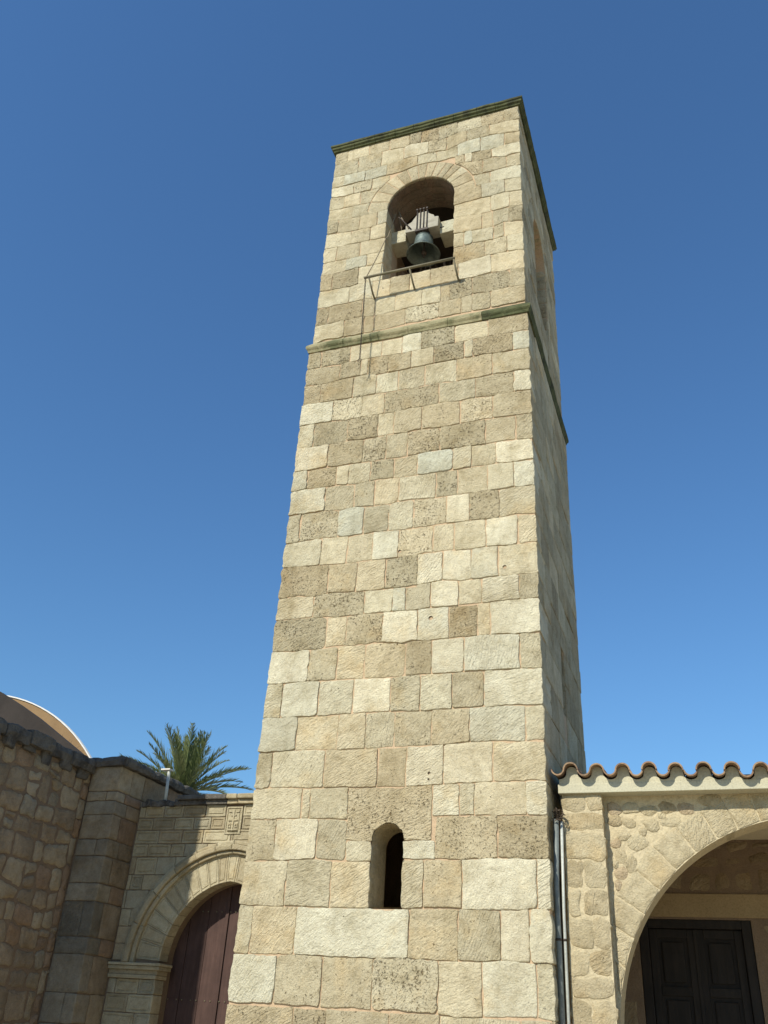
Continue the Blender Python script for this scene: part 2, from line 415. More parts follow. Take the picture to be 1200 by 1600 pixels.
# measured courses of the tower front: kind, bottom line, top line (x, z), joints, tone of every stone
COURSES = [
 [0,[[-3.19,1.501],[-2.74,1.508],[-2.24,1.498],[-1.75,1.508],[-1.15,1.499],[-0.89,1.475],[-0.65,1.492],[-0.15,1.504],[0.01,1.489]],[[-3.18,1.933],[-2.75,1.932],[-2.54,1.94],[-2.02,1.932],[-1.6,1.935],[-1.36,1.942],[-1.08,1.929],[-0.62,1.936],[-0.45,1.949],[0.03,1.936]],[-2.718,-2.225,-1.707,-1.062,-0.645,-0.15],[1,3,3,12,2,1,2]],
 [0,[[-3.18,1.933],[-2.75,1.932],[-2.54,1.94],[-2.02,1.932],[-1.6,1.935],[-1.36,1.942],[-1.08,1.929],[-0.62,1.936],[-0.45,1.949],[0.03,1.936]],[[-3.18,2.383],[-3.04,2.375],[-2.7,2.375],[-2.23,2.368],[-1.8,2.368],[-1.62,2.357],[-1.26,2.375],[-0.88,2.374],[-0.53,2.367],[-0.12,2.386],[0.0,2.375]],[-3.042,-2.552,-1.364,-0.879,-0.474,-0.199],[2,2,1,3,3,1,1]],
 [0,[[-3.18,2.383],[-3.04,2.375],[-2.7,2.375],[-2.23,2.368],[-1.8,2.368],[-1.62,2.357],[-1.26,2.375],[-0.88,2.374],[-0.53,2.367],[-0.12,2.386],[0.0,2.375]],[[-3.16,2.804],[-2.88,2.811],[-2.4,2.825],[-2.22,2.807],[-1.8,2.803],[-1.45,2.821],[-1.09,2.821],[-0.85,2.815],[-0.49,2.83],[-0.1,2.82],[0.01,2.833]],[-2.704,-2.211,-1.797,-1.452,-1.234,-0.844,-0.12],[2,3,2,0,2,3,1,1]],
 [0,[[-3.16,2.804],[-2.88,2.811],[-2.4,2.825],[-2.22,2.807],[-1.8,2.803],[-1.45,2.821],[-1.09,2.821],[-0.85,2.815],[-0.49,2.83],[-0.1,2.82],[0.01,2.833]],[[-3.18,3.221],[-2.6,3.231],[-2.5,3.23],[-2.07,3.213],[-1.67,3.215],[-1.12,3.233],[-0.5,3.233],[0.01,3.225]],[-2.885,-2.406,-2.071,-1.79,-1.456,-1.127,-0.492],[3,1,3,2,0,1,13,14]],
 [0,[[-3.18,3.221],[-2.6,3.231],[-2.5,3.23],[-2.07,3.213],[-1.67,3.215],[-1.12,3.233],[-0.5,3.233],[0.01,3.225]],[[-3.18,3.555],[-3.01,3.559],[-2.41,3.544],[-1.77,3.535],[-1.46,3.527],[-1.45,3.535],[-1.06,3.547],[-0.89,3.55],[-0.52,3.562],[0.0,3.548]],[-2.614,-2.519,-2.082,-1.16,-0.878,-0.724,-0.196],[2,2,3,0,1,2,2,1]],
 [0,[[-3.18,3.555],[-3.01,3.559],[-2.41,3.544],[-1.77,3.535],[-1.46,3.527],[-1.45,3.535],[-1.06,3.547],[-0.89,3.55],[-0.52,3.562],[0.0,3.548]],[[-3.18,3.958],[-3.03,3.952],[-2.76,3.967],[-2.4,3.952],[-1.93,3.942],[-1.59,3.953],[-1.46,3.948],[-1.07,3.955],[-0.73,3.973],[-0.22,3.959],[0.01,3.952]],[-3.023,-2.389,-1.777,-1.459,-1.053,-0.537],[3,2,3,3,1,1,2]],
 [0,[[-3.18,3.958],[-3.03,3.952],[-2.76,3.967],[-2.4,3.952],[-1.93,3.942],[-1.59,3.953],[-1.46,3.948],[-1.07,3.955],[-0.73,3.973],[-0.22,3.959],[0.01,3.952]],[[-3.19,4.343],[-2.99,4.341],[-2.54,4.336],[-2.13,4.348],[-1.68,4.349],[-1.33,4.331],[-0.99,4.337],[-0.64,4.342],[-0.19,4.333],[0.01,4.33]],[-2.766,-2.267,-1.943,-1.609,-1.192,-0.777,-0.19],[5,2,2,3,3,3,5,2]],
 [0,[[-3.19,4.343],[-2.99,4.341],[-2.54,4.336],[-2.13,4.348],[-1.68,4.349],[-1.33,4.331],[-0.99,4.337],[-0.64,4.342],[-0.19,4.333],[0.01,4.33]],[[-3.19,4.748],[-3.01,4.745],[-2.74,4.756],[-2.57,4.75],[-2.33,4.751],[-2.01,4.746],[-1.7,4.733],[-1.5,4.747],[-1.2,4.746],[-0.86,4.74],[-0.63,4.742],[-0.28,4.736],[0.0,4.734]],[-2.993,-2.535,-2.115,-1.676,-1.333,-0.973,-0.624],[2,1,2,1,3,2,3,1]],
 [0,[[-3.19,4.748],[-3.01,4.745],[-2.74,4.756],[-2.57,4.75],[-2.33,4.751],[-2.01,4.746],[-1.7,4.733],[-1.5,4.747],[-1.2,4.746],[-0.86,4.74],[-0.63,4.742],[-0.28,4.736],[0.0,4.734]],[[-3.19,5.148],[-2.73,5.143],[-2.51,5.152],[-2.35,5.162],[-2.02,5.156],[-1.82,5.162],[-1.54,5.133],[-1.44,5.15],[-1.2,5.14],[-1.03,5.145],[-0.7,5.146],[-0.54,5.152],[-0.24,5.135],[0.01,5.133]],[-2.701,-2.343,-2.006,-1.522,-1.212,-0.843,-0.227],[1,3,2,3,4,1,1,3]],
 [0,[[-3.19,5.148],[-2.73,5.143],[-2.51,5.152],[-2.35,5.162],[-2.02,5.156],[-1.82,5.162],[-1.54,5.133],[-1.44,5.15],[-1.2,5.14],[-1.03,5.145],[-0.7,5.146],[-0.54,5.152],[-0.24,5.135],[0.01,5.133]],[[-3.18,5.558],[-2.71,5.556],[-2.53,5.54],[-2.3,5.527],[-2.07,5.542],[-1.79,5.534],[-1.41,5.532],[-1.4,5.527],[-1.24,5.546],[-1.02,5.534],[-0.74,5.537],[-0.53,5.546],[-0.23,5.551],[-0.0,5.542]],[-2.517,-2.267,-1.813,-1.39,-1.022,-0.69,-0.545],[14,2,13,1,1,4,2,1]],
 [0,[[-3.18,5.558],[-2.71,5.556],[-2.53,5.54],[-2.3,5.527],[-2.07,5.542],[-1.79,5.534],[-1.41,5.532],[-1.4,5.527],[-1.24,5.546],[-1.02,5.534],[-0.74,5.537],[-0.53,5.546],[-0.23,5.551],[-0.0,5.542]],[[-3.18,5.841],[-2.94,5.86],[-2.74,5.833],[-2.57,5.854],[-2.07,5.839],[-1.43,5.831],[-1.41,5.863],[-1.23,5.86],[-1.12,5.881],[-0.89,5.848],[-0.65,5.854],[-0.45,5.857],[-0.0,5.847]],[-2.718,-2.062,-1.708,-1.549,-1.248,-0.915,-0.644,-0.214],[2,13,2,5,3,1,2,1,3]],
 [0,[[-3.18,5.841],[-2.94,5.86],[-2.74,5.833],[-2.57,5.854],[-2.07,5.839],[-1.43,5.831],[-1.41,5.863],[-1.23,5.86],[-1.12,5.881],[-0.89,5.848],[-0.65,5.854],[-0.45,5.857],[-0.0,5.847]],[[-3.18,6.266],[-2.94,6.266],[-2.68,6.253],[-2.34,6.241],[-1.99,6.243],[-1.68,6.241],[-1.43,6.237],[-1.43,6.254],[-1.13,6.26],[-0.78,6.244],[-0.6,6.255],[-0.43,6.243],[-0.23,6.242],[-0.0,6.256]],[-2.559,-2.186,-1.818,-1.419,-1.109,-0.768,-0.452],[14,3,2,14,1,1,5,2]],
 [0,[[-3.18,6.266],[-2.94,6.266],[-2.68,6.253],[-2.34,6.241],[-1.99,6.243],[-1.68,6.241],[-1.43,6.237],[-1.43,6.254],[-1.13,6.26],[-0.78,6.244],[-0.6,6.255],[-0.43,6.243],[-0.23,6.242],[-0.0,6.256]],[[-3.18,6.612],[-3.0,6.618],[-2.63,6.636],[-2.36,6.618],[-2.14,6.626],[-1.82,6.63],[-1.69,6.621],[-1.46,6.618],[-1.33,6.627],[-1.07,6.628],[-0.79,6.634],[-0.55,6.628],[-0.43,6.629],[-0.2,6.64],[0.0,6.621]],[-2.693,-2.341,-2.006,-1.676,-1.238,-0.975,-0.592,-0.213],[2,2,2,1,12,2,2,1,2]],
 [0,[[-3.18,6.612],[-3.0,6.618],[-2.63,6.636],[-2.36,6.618],[-2.14,6.626],[-1.82,6.63],[-1.69,6.621],[-1.46,6.618],[-1.33,6.627],[-1.07,6.628],[-0.79,6.634],[-0.55,6.628],[-0.43,6.629],[-0.2,6.64],[0.0,6.621]],[[-3.18,7.019],[-3.03,7.036],[-2.69,7.036],[-2.46,7.013],[-2.29,7.036],[-2.04,7.01],[-1.8,7.013],[-1.71,7.036],[-1.5,7.035],[-1.4,7.02],[-1.21,7.019],[-0.93,7.014],[-0.77,7.018],[-0.58,7.025],[-0.42,7.011],[-0.24,7.027],[-0.01,7.019]],[-3.018,-2.499,-2.15,-1.82,-1.496,-1.077,-0.791,-0.427],[3,13,5,3,2,12,1,14,2]],
 [0,[[-3.18,7.019],[-3.03,7.036],[-2.69,7.036],[-2.46,7.013],[-2.29,7.036],[-2.04,7.01],[-1.8,7.013],[-1.71,7.036],[-1.5,7.035],[-1.4,7.02],[-1.21,7.019],[-0.93,7.014],[-0.77,7.018],[-0.58,7.025],[-0.42,7.011],[-0.24,7.027],[-0.01,7.019]],[[-3.19,7.394],[-2.98,7.409],[-2.82,7.393],[-2.55,7.407],[-2.32,7.38],[-2.12,7.401],[-1.84,7.403],[-1.7,7.389],[-1.53,7.389],[-1.41,7.386],[-1.02,7.392],[-0.81,7.393],[-0.51,7.396],[-0.25,7.387],[-0.01,7.38]],[-2.71,-2.302,-2.029,-1.705,-1.22,-0.942,-0.568,-0.242],[1,3,3,2,2,14,3,2,1]],
 [0,[[-3.19,7.394],[-2.98,7.409],[-2.82,7.393],[-2.55,7.407],[-2.32,7.38],[-2.12,7.401],[-1.84,7.403],[-1.7,7.389],[-1.53,7.389],[-1.41,7.386],[-1.02,7.392],[-0.81,7.393],[-0.51,7.396],[-0.25,7.387],[-0.01,7.38]],[[-3.17,7.706],[-3.0,7.706],[-2.73,7.718],[-2.6,7.706],[-2.35,7.711],[-2.12,7.7],[-1.93,7.704],[-1.64,7.692],[-1.58,7.708],[-1.18,7.72],[-0.98,7.713],[-0.6,7.709],[-0.47,7.712],[-0.21,7.712],[0.0,7.691]],[-3.001,-2.58,-2.41,-2.105,-1.79,-1.471,-1.008,-0.772,-0.463],[5,4,2,2,14,3,5,2,3,1]],
 [0,[[-3.17,7.706],[-3.0,7.706],[-2.73,7.718],[-2.6,7.706],[-2.35,7.711],[-2.12,7.7],[-1.93,7.704],[-1.64,7.692],[-1.58,7.708],[-1.18,7.72],[-0.98,7.713],[-0.6,7.709],[-0.47,7.712],[-0.21,7.712],[0.0,7.691]],[[-3.17,8.086],[-2.97,8.081],[-2.75,8.08],[-2.48,8.09],[-2.24,8.076],[-2.05,8.088],[-1.83,8.088],[-1.64,8.071],[-1.6,8.09],[-1.44,8.098],[-1.18,8.07],[-0.92,8.086],[-0.6,8.089],[-0.49,8.088],[-0.21,8.079],[-0.0,8.076]],[-2.731,-2.235,-1.912,-1.62,-1.184,-0.591,-0.207],[1,4,13,3,13,14,3,3]],
 [0,[[-3.17,8.086],[-2.97,8.081],[-2.75,8.08],[-2.48,8.09],[-2.24,8.076],[-2.05,8.088],[-1.83,8.088],[-1.64,8.071],[-1.6,8.09],[-1.44,8.098],[-1.18,8.07],[-0.92,8.086],[-0.6,8.089],[-0.49,8.088],[-0.21,8.079],[-0.0,8.076]],[[-3.18,8.461],[-2.73,8.467],[-2.49,8.441],[-2.27,8.458],[-2.04,8.452],[-1.84,8.452],[-1.67,8.459],[-1.61,8.465],[-1.45,8.462],[-1.21,8.476],[-0.92,8.454],[-0.74,8.464],[-0.47,8.449],[-0.24,8.459],[-0.01,8.443]],[-2.978,-2.48,-2.049,-1.822,-1.441,-0.922,-0.493],[2,4,14,2,3,3,12,3]],
 [0,[[-3.18,8.461],[-2.73,8.467],[-2.49,8.441],[-2.27,8.458],[-2.04,8.452],[-1.84,8.452],[-1.67,8.459],[-1.61,8.465],[-1.45,8.462],[-1.21,8.476],[-0.92,8.454],[-0.74,8.464],[-0.47,8.449],[-0.24,8.459],[-0.01,8.443]],[[-3.18,8.816],[-2.95,8.821],[-2.73,8.807],[-2.45,8.813],[-2.31,8.805],[-2.12,8.807],[-1.97,8.806],[-1.77,8.805],[-1.63,8.793],[-1.41,8.808],[-1.17,8.807],[-0.97,8.786],[-0.72,8.791],[-0.5,8.798],[-0.25,8.793],[-0.01,8.789]],[-2.724,-2.304,-1.975,-1.218,-0.721,-0.214],[1,12,2,14,3,4,1]],
 [0,[[-3.18,8.816],[-2.95,8.821],[-2.73,8.807],[-2.45,8.813],[-2.31,8.805],[-2.12,8.807],[-1.97,8.806],[-1.77,8.805],[-1.63,8.793],[-1.41,8.808],[-1.17,8.807],[-0.97,8.786],[-0.72,8.791],[-0.5,8.798],[-0.25,8.793],[-0.01,8.789]],[[-3.18,9.165],[-2.96,9.151],[-2.7,9.157],[-2.61,9.17],[-2.38,9.184],[-2.26,9.189],[-2.12,9.148],[-1.81,9.144],[-1.64,9.157],[-1.31,9.165],[-0.98,9.163],[-0.77,9.157],[-0.62,9.164],[-0.28,9.145],[-0.02,9.146]],[-2.944,-2.456,-2.115,-1.796,-1.418,-0.977,-0.492],[4,4,3,2,3,2,3,3]],
 [0,[[-3.18,9.165],[-2.96,9.151],[-2.7,9.157],[-2.61,9.17],[-2.38,9.184],[-2.26,9.189],[-2.12,9.148],[-1.81,9.144],[-1.64,9.157],[-1.31,9.165],[-0.98,9.163],[-0.77,9.157],[-0.62,9.164],[-0.28,9.145],[-0.02,9.146]],[[-3.16,9.47],[-2.96,9.458],[-2.69,9.452],[-2.53,9.459],[-2.31,9.465],[-2.07,9.463],[-1.97,9.45],[-1.69,9.444],[-1.65,9.452],[-1.48,9.455],[-1.02,9.461],[-0.87,9.458],[-0.56,9.468],[-0.22,9.459],[-0.02,9.451]],[-2.678,-2.37,-2.261,-1.962,-1.625,-1.303,-0.876,-0.757,-0.215],[4,4,2,14,3,2,14,2,14,5]],
 [0,[[-3.16,9.47],[-2.96,9.458],[-2.69,9.452],[-2.53,9.459],[-2.31,9.465],[-2.07,9.463],[-1.97,9.45],[-1.69,9.444],[-1.65,9.452],[-1.48,9.455],[-1.02,9.461],[-0.87,9.458],[-0.56,9.468],[-0.22,9.459],[-0.02,9.451]],[[-3.15,9.765],[-2.55,9.757],[-1.81,9.746],[-1.67,9.787],[-0.99,9.772],[-0.01,9.751]],[-2.995,-2.542,-2.066,-1.765,-1.487,-1.009,-0.548],[4,14,2,2,1,14,2,3]],
 [1,[[-3.17,9.94],[-3.02,9.994],[-2.24,9.985],[-1.69,10.015],[-1.0,10.008],[-0.03,10.007]],[[-3.17,10.305],[-2.96,10.309],[-2.46,10.323],[-2.22,10.285],[-1.77,10.307],[-1.7,10.321],[-1.52,10.31],[-1.26,10.298],[-0.93,10.302],[-0.78,10.329],[-0.51,10.312],[-0.23,10.325],[-0.03,10.314]],[-2.699,-2.391,-2.236,-1.76,-1.257,-0.932,-0.777,-0.51],[2,3,3,3,12,3,3,3,3]],
 [1,[[-3.17,10.305],[-2.96,10.309],[-2.46,10.323],[-2.22,10.285],[-1.77,10.307],[-1.7,10.321],[-1.52,10.31],[-1.26,10.298],[-0.93,10.302],[-0.78,10.329],[-0.51,10.312],[-0.23,10.325],[-0.03,10.314]],[[-3.17,10.656],[-2.67,10.656],[-2.41,10.67],[-2.22,10.645],[-1.95,10.63],[-1.54,10.659],[-1.39,10.653],[-1.01,10.663],[-0.83,10.65],[-0.51,10.663],[-0.22,10.651],[-0.03,10.631]],[-2.978,-2.439,-2.239,-1.927,-1.522,-1.238,-1.102,-0.776,-0.24],[14,4,3,2,2,2,3,14,14,3]],
 [1,[[-3.17,10.656],[-2.67,10.656],[-2.41,10.67],[-2.22,10.645],[-1.95,10.63],[-1.54,10.659],[-1.39,10.653],[-1.01,10.663],[-0.83,10.65],[-0.51,10.663],[-0.22,10.651],[-0.03,10.631]],[[-3.18,11.007],[-2.98,11.004],[-2.68,10.981],[-2.54,11.006],[-2.16,10.992],[-1.05,10.988],[-0.99,10.982],[-0.61,11.018],[-0.51,11.023],[-0.27,11.029],[-0.04,10.985]],[-2.669,-2.308,-2.018,-1.718,-1.4,-0.982,-0.5],[2,5,2,3,2,3,1,2]],
 [2,[[-3.18,11.007],[-2.98,11.004],[-2.68,10.981],[-2.54,11.006],[-2.16,10.992]],[[-3.17,11.361],[-2.99,11.332],[-2.56,11.354],[-2.17,11.342]],[-2.977,-2.545,-2.18],[4,14,2]],
 [3,[[-1.05,10.988],[-0.99,10.982],[-0.61,11.018],[-0.51,11.023],[-0.27,11.029],[-0.04,10.985]],[[-1.05,11.322],[-0.91,11.325],[-0.78,11.343],[-0.48,11.321],[-0.28,11.352],[-0.04,11.314]],[-1.053,-0.59,-0.261],[3,2,2]],
 [2,[[-3.17,11.361],[-2.99,11.332],[-2.56,11.354],[-2.17,11.342]],[[-3.17,11.607],[-2.95,11.612],[-2.58,11.593],[-2.46,11.592],[-2.17,11.589]],[-2.776,-2.431,-2.168],[2,5,2]],
 [3,[[-1.05,11.322],[-0.91,11.325],[-0.78,11.343],[-0.48,11.321],[-0.28,11.352],[-0.04,11.314]],[[-1.06,11.63],[-0.64,11.594],[-0.47,11.589],[-0.31,11.642],[-0.04,11.593]],[-1.058,-0.901,-0.78,-0.461,-0.305],[2,5,2,3,2]],
 [2,[[-3.17,11.607],[-2.95,11.612],[-2.58,11.593],[-2.46,11.592],[-2.17,11.589]],[[-3.17,11.938],[-2.95,11.92],[-2.74,11.914],[-2.57,11.908],[-2.17,11.89]],[-2.953,-2.561,-2.155],[2,3,2]],
 [3,[[-1.06,11.63],[-0.64,11.594],[-0.47,11.589],[-0.31,11.642],[-0.04,11.593]],[[-1.06,11.969],[-0.64,11.929],[-0.51,11.933],[-0.23,11.941],[-0.04,11.926]],[-1.062,-0.636,-0.469,-0.227],[2,3,3,4]],
 [2,[[-3.17,11.938],[-2.95,11.92],[-2.74,11.914],[-2.57,11.908],[-2.17,11.89]],[[-3.16,12.265],[-2.75,12.207],[-2.43,12.19],[-2.17,12.226]],[-2.732,-2.413,-2.161],[2,3,2]],
 [3,[[-1.06,11.969],[-0.64,11.929],[-0.51,11.933],[-0.23,11.941],[-0.04,11.926]],[[-1.06,12.252],[-0.64,12.274],[-0.5,12.264],[-0.3,12.281],[-0.06,12.249]],[-1.067,-0.5,-0.218],[2,2,2]],
 [2,[[-3.16,12.265],[-2.75,12.207],[-2.43,12.19],[-2.17,12.226]],[[-3.16,12.553],[-3.01,12.54],[-2.75,12.519],[-2.65,12.508],[-2.33,12.501],[-2.17,12.521]],[-2.989,-2.613,-2.316,-2.14],[4,3,3,5]],
 [3,[[-1.06,12.252],[-0.64,12.274],[-0.5,12.264],[-0.3,12.281],[-0.06,12.249]],[[-1.07,12.547],[-0.78,12.561],[-0.62,12.57],[-0.29,12.556],[-0.07,12.528]],[-1.071,-0.64,-0.277],[3,5,2]],
 [2,[[-3.16,12.553],[-3.01,12.54],[-2.75,12.519],[-2.65,12.508],[-2.33,12.501],[-2.17,12.521]],[[-3.16,12.821],[-2.77,12.793],[-2.43,12.777]],[-2.76,-2.434,-2.127],[2,3,3]],
 [3,[[-1.07,12.547],[-0.78,12.561],[-0.62,12.57],[-0.29,12.556],[-0.07,12.528]],[[-0.78,12.832],[-0.51,12.812],[-0.25,12.837],[-0.06,12.803]],[-1.066,-0.768,-0.504],[3,3,1]],
 [2,[[-3.16,12.821],[-2.77,12.793],[-2.43,12.777]],[[-3.16,13.133],[-2.94,13.085],[-2.76,13.086],[-2.35,13.081]],[-2.926,-2.641,-2.301],[3,2,3]],
 [3,[[-0.78,12.832],[-0.51,12.812],[-0.25,12.837],[-0.06,12.803]],[[-0.93,13.188],[-0.78,13.161],[-0.46,13.136],[-0.24,13.093],[-0.06,13.104]],[-0.998,-0.617,-0.247],[13,3,2]],
 [2,[[-3.16,13.133],[-2.94,13.085],[-2.76,13.086],[-2.35,13.081]],[[-3.16,13.35],[-2.8,13.326],[-2.47,13.351],[-2.22,13.338],[-2.04,13.325]],[-2.779,-2.458,-2.033],[1,12,2]],
 [3,[[-0.93,13.188],[-0.78,13.161],[-0.46,13.136],[-0.24,13.093],[-0.06,13.104]],[[-1.02,13.384],[-0.78,13.377],[-0.48,13.342],[-0.26,13.368],[-0.06,13.345]],[-1.203,-0.906,-0.791,-0.468],[13,1,13,1]],
 [1,[[-3.16,13.35],[-2.4,13.345],[-2.04,13.34],[-1.85,13.36],[-1.6,13.37],[-1.35,13.36],[-1.02,13.375],[-0.78,13.375],[-0.48,13.345],[-0.26,13.368],[-0.06,13.345]],[[-3.16,13.62],[-2.97,13.605],[-2.6,13.59],[-2.23,13.6],[-1.83,13.64],[-1.53,13.63],[-1.2,13.59],[-1.05,13.64],[-0.86,13.69],[-0.5,13.69],[-0.275,13.646],[-0.06,13.603]],[-2.972,-2.595,-2.218,-1.692,-1.374,-1.025,-0.656,-0.269],[2,5,5,3,2,3,5,5,3]],
 [1,[[-3.16,13.62],[-2.97,13.605],[-2.6,13.59],[-2.23,13.6],[-1.83,13.64],[-1.53,13.63],[-1.2,13.59],[-1.05,13.64],[-0.86,13.69],[-0.5,13.69],[-0.275,13.646],[-0.06,13.603]],[[-3.14,13.929],[-3.0,13.944],[-2.75,13.975],[-2.55,13.978],[-2.18,13.973],[-1.96,13.942],[-1.85,13.975],[-1.64,13.953],[-1.35,13.895],[-1.04,13.944],[-0.78,13.958],[-0.64,13.956],[-0.29,13.929],[-0.07,13.912]],[-2.739,-2.324,-1.938,-1.518,-1.208,-0.872,-0.505],[3,3,2,1,13,3,13,2]],
 [1,[[-3.14,13.929],[-3.0,13.944],[-2.75,13.975],[-2.55,13.978],[-2.18,13.973],[-1.96,13.942],[-1.85,13.975],[-1.64,13.953],[-1.35,13.895],[-1.04,13.944],[-0.78,13.958],[-0.64,13.956],[-0.29,13.929],[-0.07,13.912]],[[-3.17,14.24],[-0.03,14.24]],[-2.951,-2.566,-2.195,-1.844,-1.643,-1.347,-1.034,-0.636,-0.269],[3,2,3,3,14,14,13,12,13,3]],
]

# ------------------------------------------------------------------ ground
g = MB(); g.add([(-700, -700, -0.3), (700, -700, -0.3), (700, 900, -0.3), (-700, 900, -0.3)], [(0, 1, 2, 3)])
tag(g.build('ground', M_GROUND), 'pale dusty paving around the foot of the bell tower', None, None, 'structure')

# ------------------------------------------------------------------ the bell tower
W = 3.2; D = 3.22; S = 0.03; GZ = -0.3; ZS = 9.77; ZT = 14.24
tower = empty('bell_tower', 'tall square ashlar bell tower with arched belfry opening and mossy cornices', 'tower')
F0 = frame((0, 0, 0), (1, 0, 0), (0, -1, 0)); F1 = frame((0, S, 0), (1, 0, 0), (0, -1, 0))
R0 = frame((0, 0, 0), (0, 1, 0), (1, 0, 0)); R1 = frame((-S, 0, 0), (0, 1, 0), (1, 0, 0))
L0 = frame((-W, D, 0), (0, -1, 0), (-1, 0, 0)); L1 = frame((-W + S, D, 0), (0, -1, 0), (-1, 0, 0))
B0 = frame((0, D, 0), (-1, 0, 0), (0, 1, 0)); B1 = frame((0, D - S, 0), (-1, 0, 0), (0, 1, 0))
BC, BR, BSILL, BSPR = -1.61, 0.55, 11.0, 12.52           # belfry opening of the front
SC, SR, SSILL, SSPR = -1.625, 0.172, 2.375, 3.0          # slit window of the front
RC = 1.60                                                # centre of the belfry opening in the side
Q = 0.010                                                # mortar lies this far behind the stone faces
T = 0.50
core = MB()
wall_arch(core, F0, -W + Q, -Q, GZ, 4.4, (SC, SR + Q, SSILL - Q, SSPR, 0), -T, -Q)
core.prism(rect(-W + Q, 4.4, -Q, ZS), F0, -T, -Q)
wall_arch(core, F1, -W + S + Q, -S - Q, ZS, ZT, (BC, BR + 0.006, BSILL - Q, BSPR, 0), -0.60, -Q)
core.prism(rect(T, GZ, D - T, 4.4), R0, -T, -Q)
wall_arch(core, R0, T, D - T, 4.4, ZS, (1.58, 0.145, 4.72, 5.42, 0), -T, -Q)
wall_arch(core, R1, 0.63, D - 0.53, ZS, ZT, (RC, BR, BSILL, BSPR, 0), -0.60, -Q)
core.prism(rect(Q, GZ, D - Q, ZS), L0, -T, -Q) if False else core.prism(rect(T - 0.0, GZ, D - T, ZS), L0, -T, -Q)
core.prism(rect(0.53, ZS, D - 0.63, ZT), L1, -0.5, -Q)
core.prism(rect(Q, GZ, W - Q, ZS), B0, -T, -Q)
core.prism(rect(S + Q, ZS, W - S - Q, ZT), B1, -0.5, -Q)
core.build('mortar_wall', M_MORTAR, tower)
slabs = MB()
slabs.box((-W + 0.45, 0.45, 10.62), (-0.45, D - 0.45, 10.8)); slabs.build('belfry_floor', M_INSIDE, tower); slabs = MB(); slabs.box((-W + 0.3, 0.4, 13.75), (-0.3, D - 0.3, 13.95))
slabs.build('belfry_ceiling', M_INSIDE, tower)

QD = []; BL = []
MASS = MB()                                              # every face stone past the 300 that show largest
def corner_hard(u, v): return False
def clip_circle(cx, cz, R_, low=None):
    def f(out):
        res = []
        for u, v in out:
            dx, dz = u - cx, v - cz
            if v >= cz - 1e-6:
                r = math.hypot(dx, dz)
                if r < R_:
                    if r < 1e-4: r = 1e-4; dx = 0; dz = r
                    u, v = cx + dx / r * R_, cz + dz / r * R_
            res.append((u, v))
        return res
    return f
RIN = BR + 0.33
def full_in(out, cx, cz, R_):
    return all(math.hypot(u - cx, v - cz) < R_ + 0.03 for u, v in out if True) and all(v >= cz - 0.05 for u, v in out)

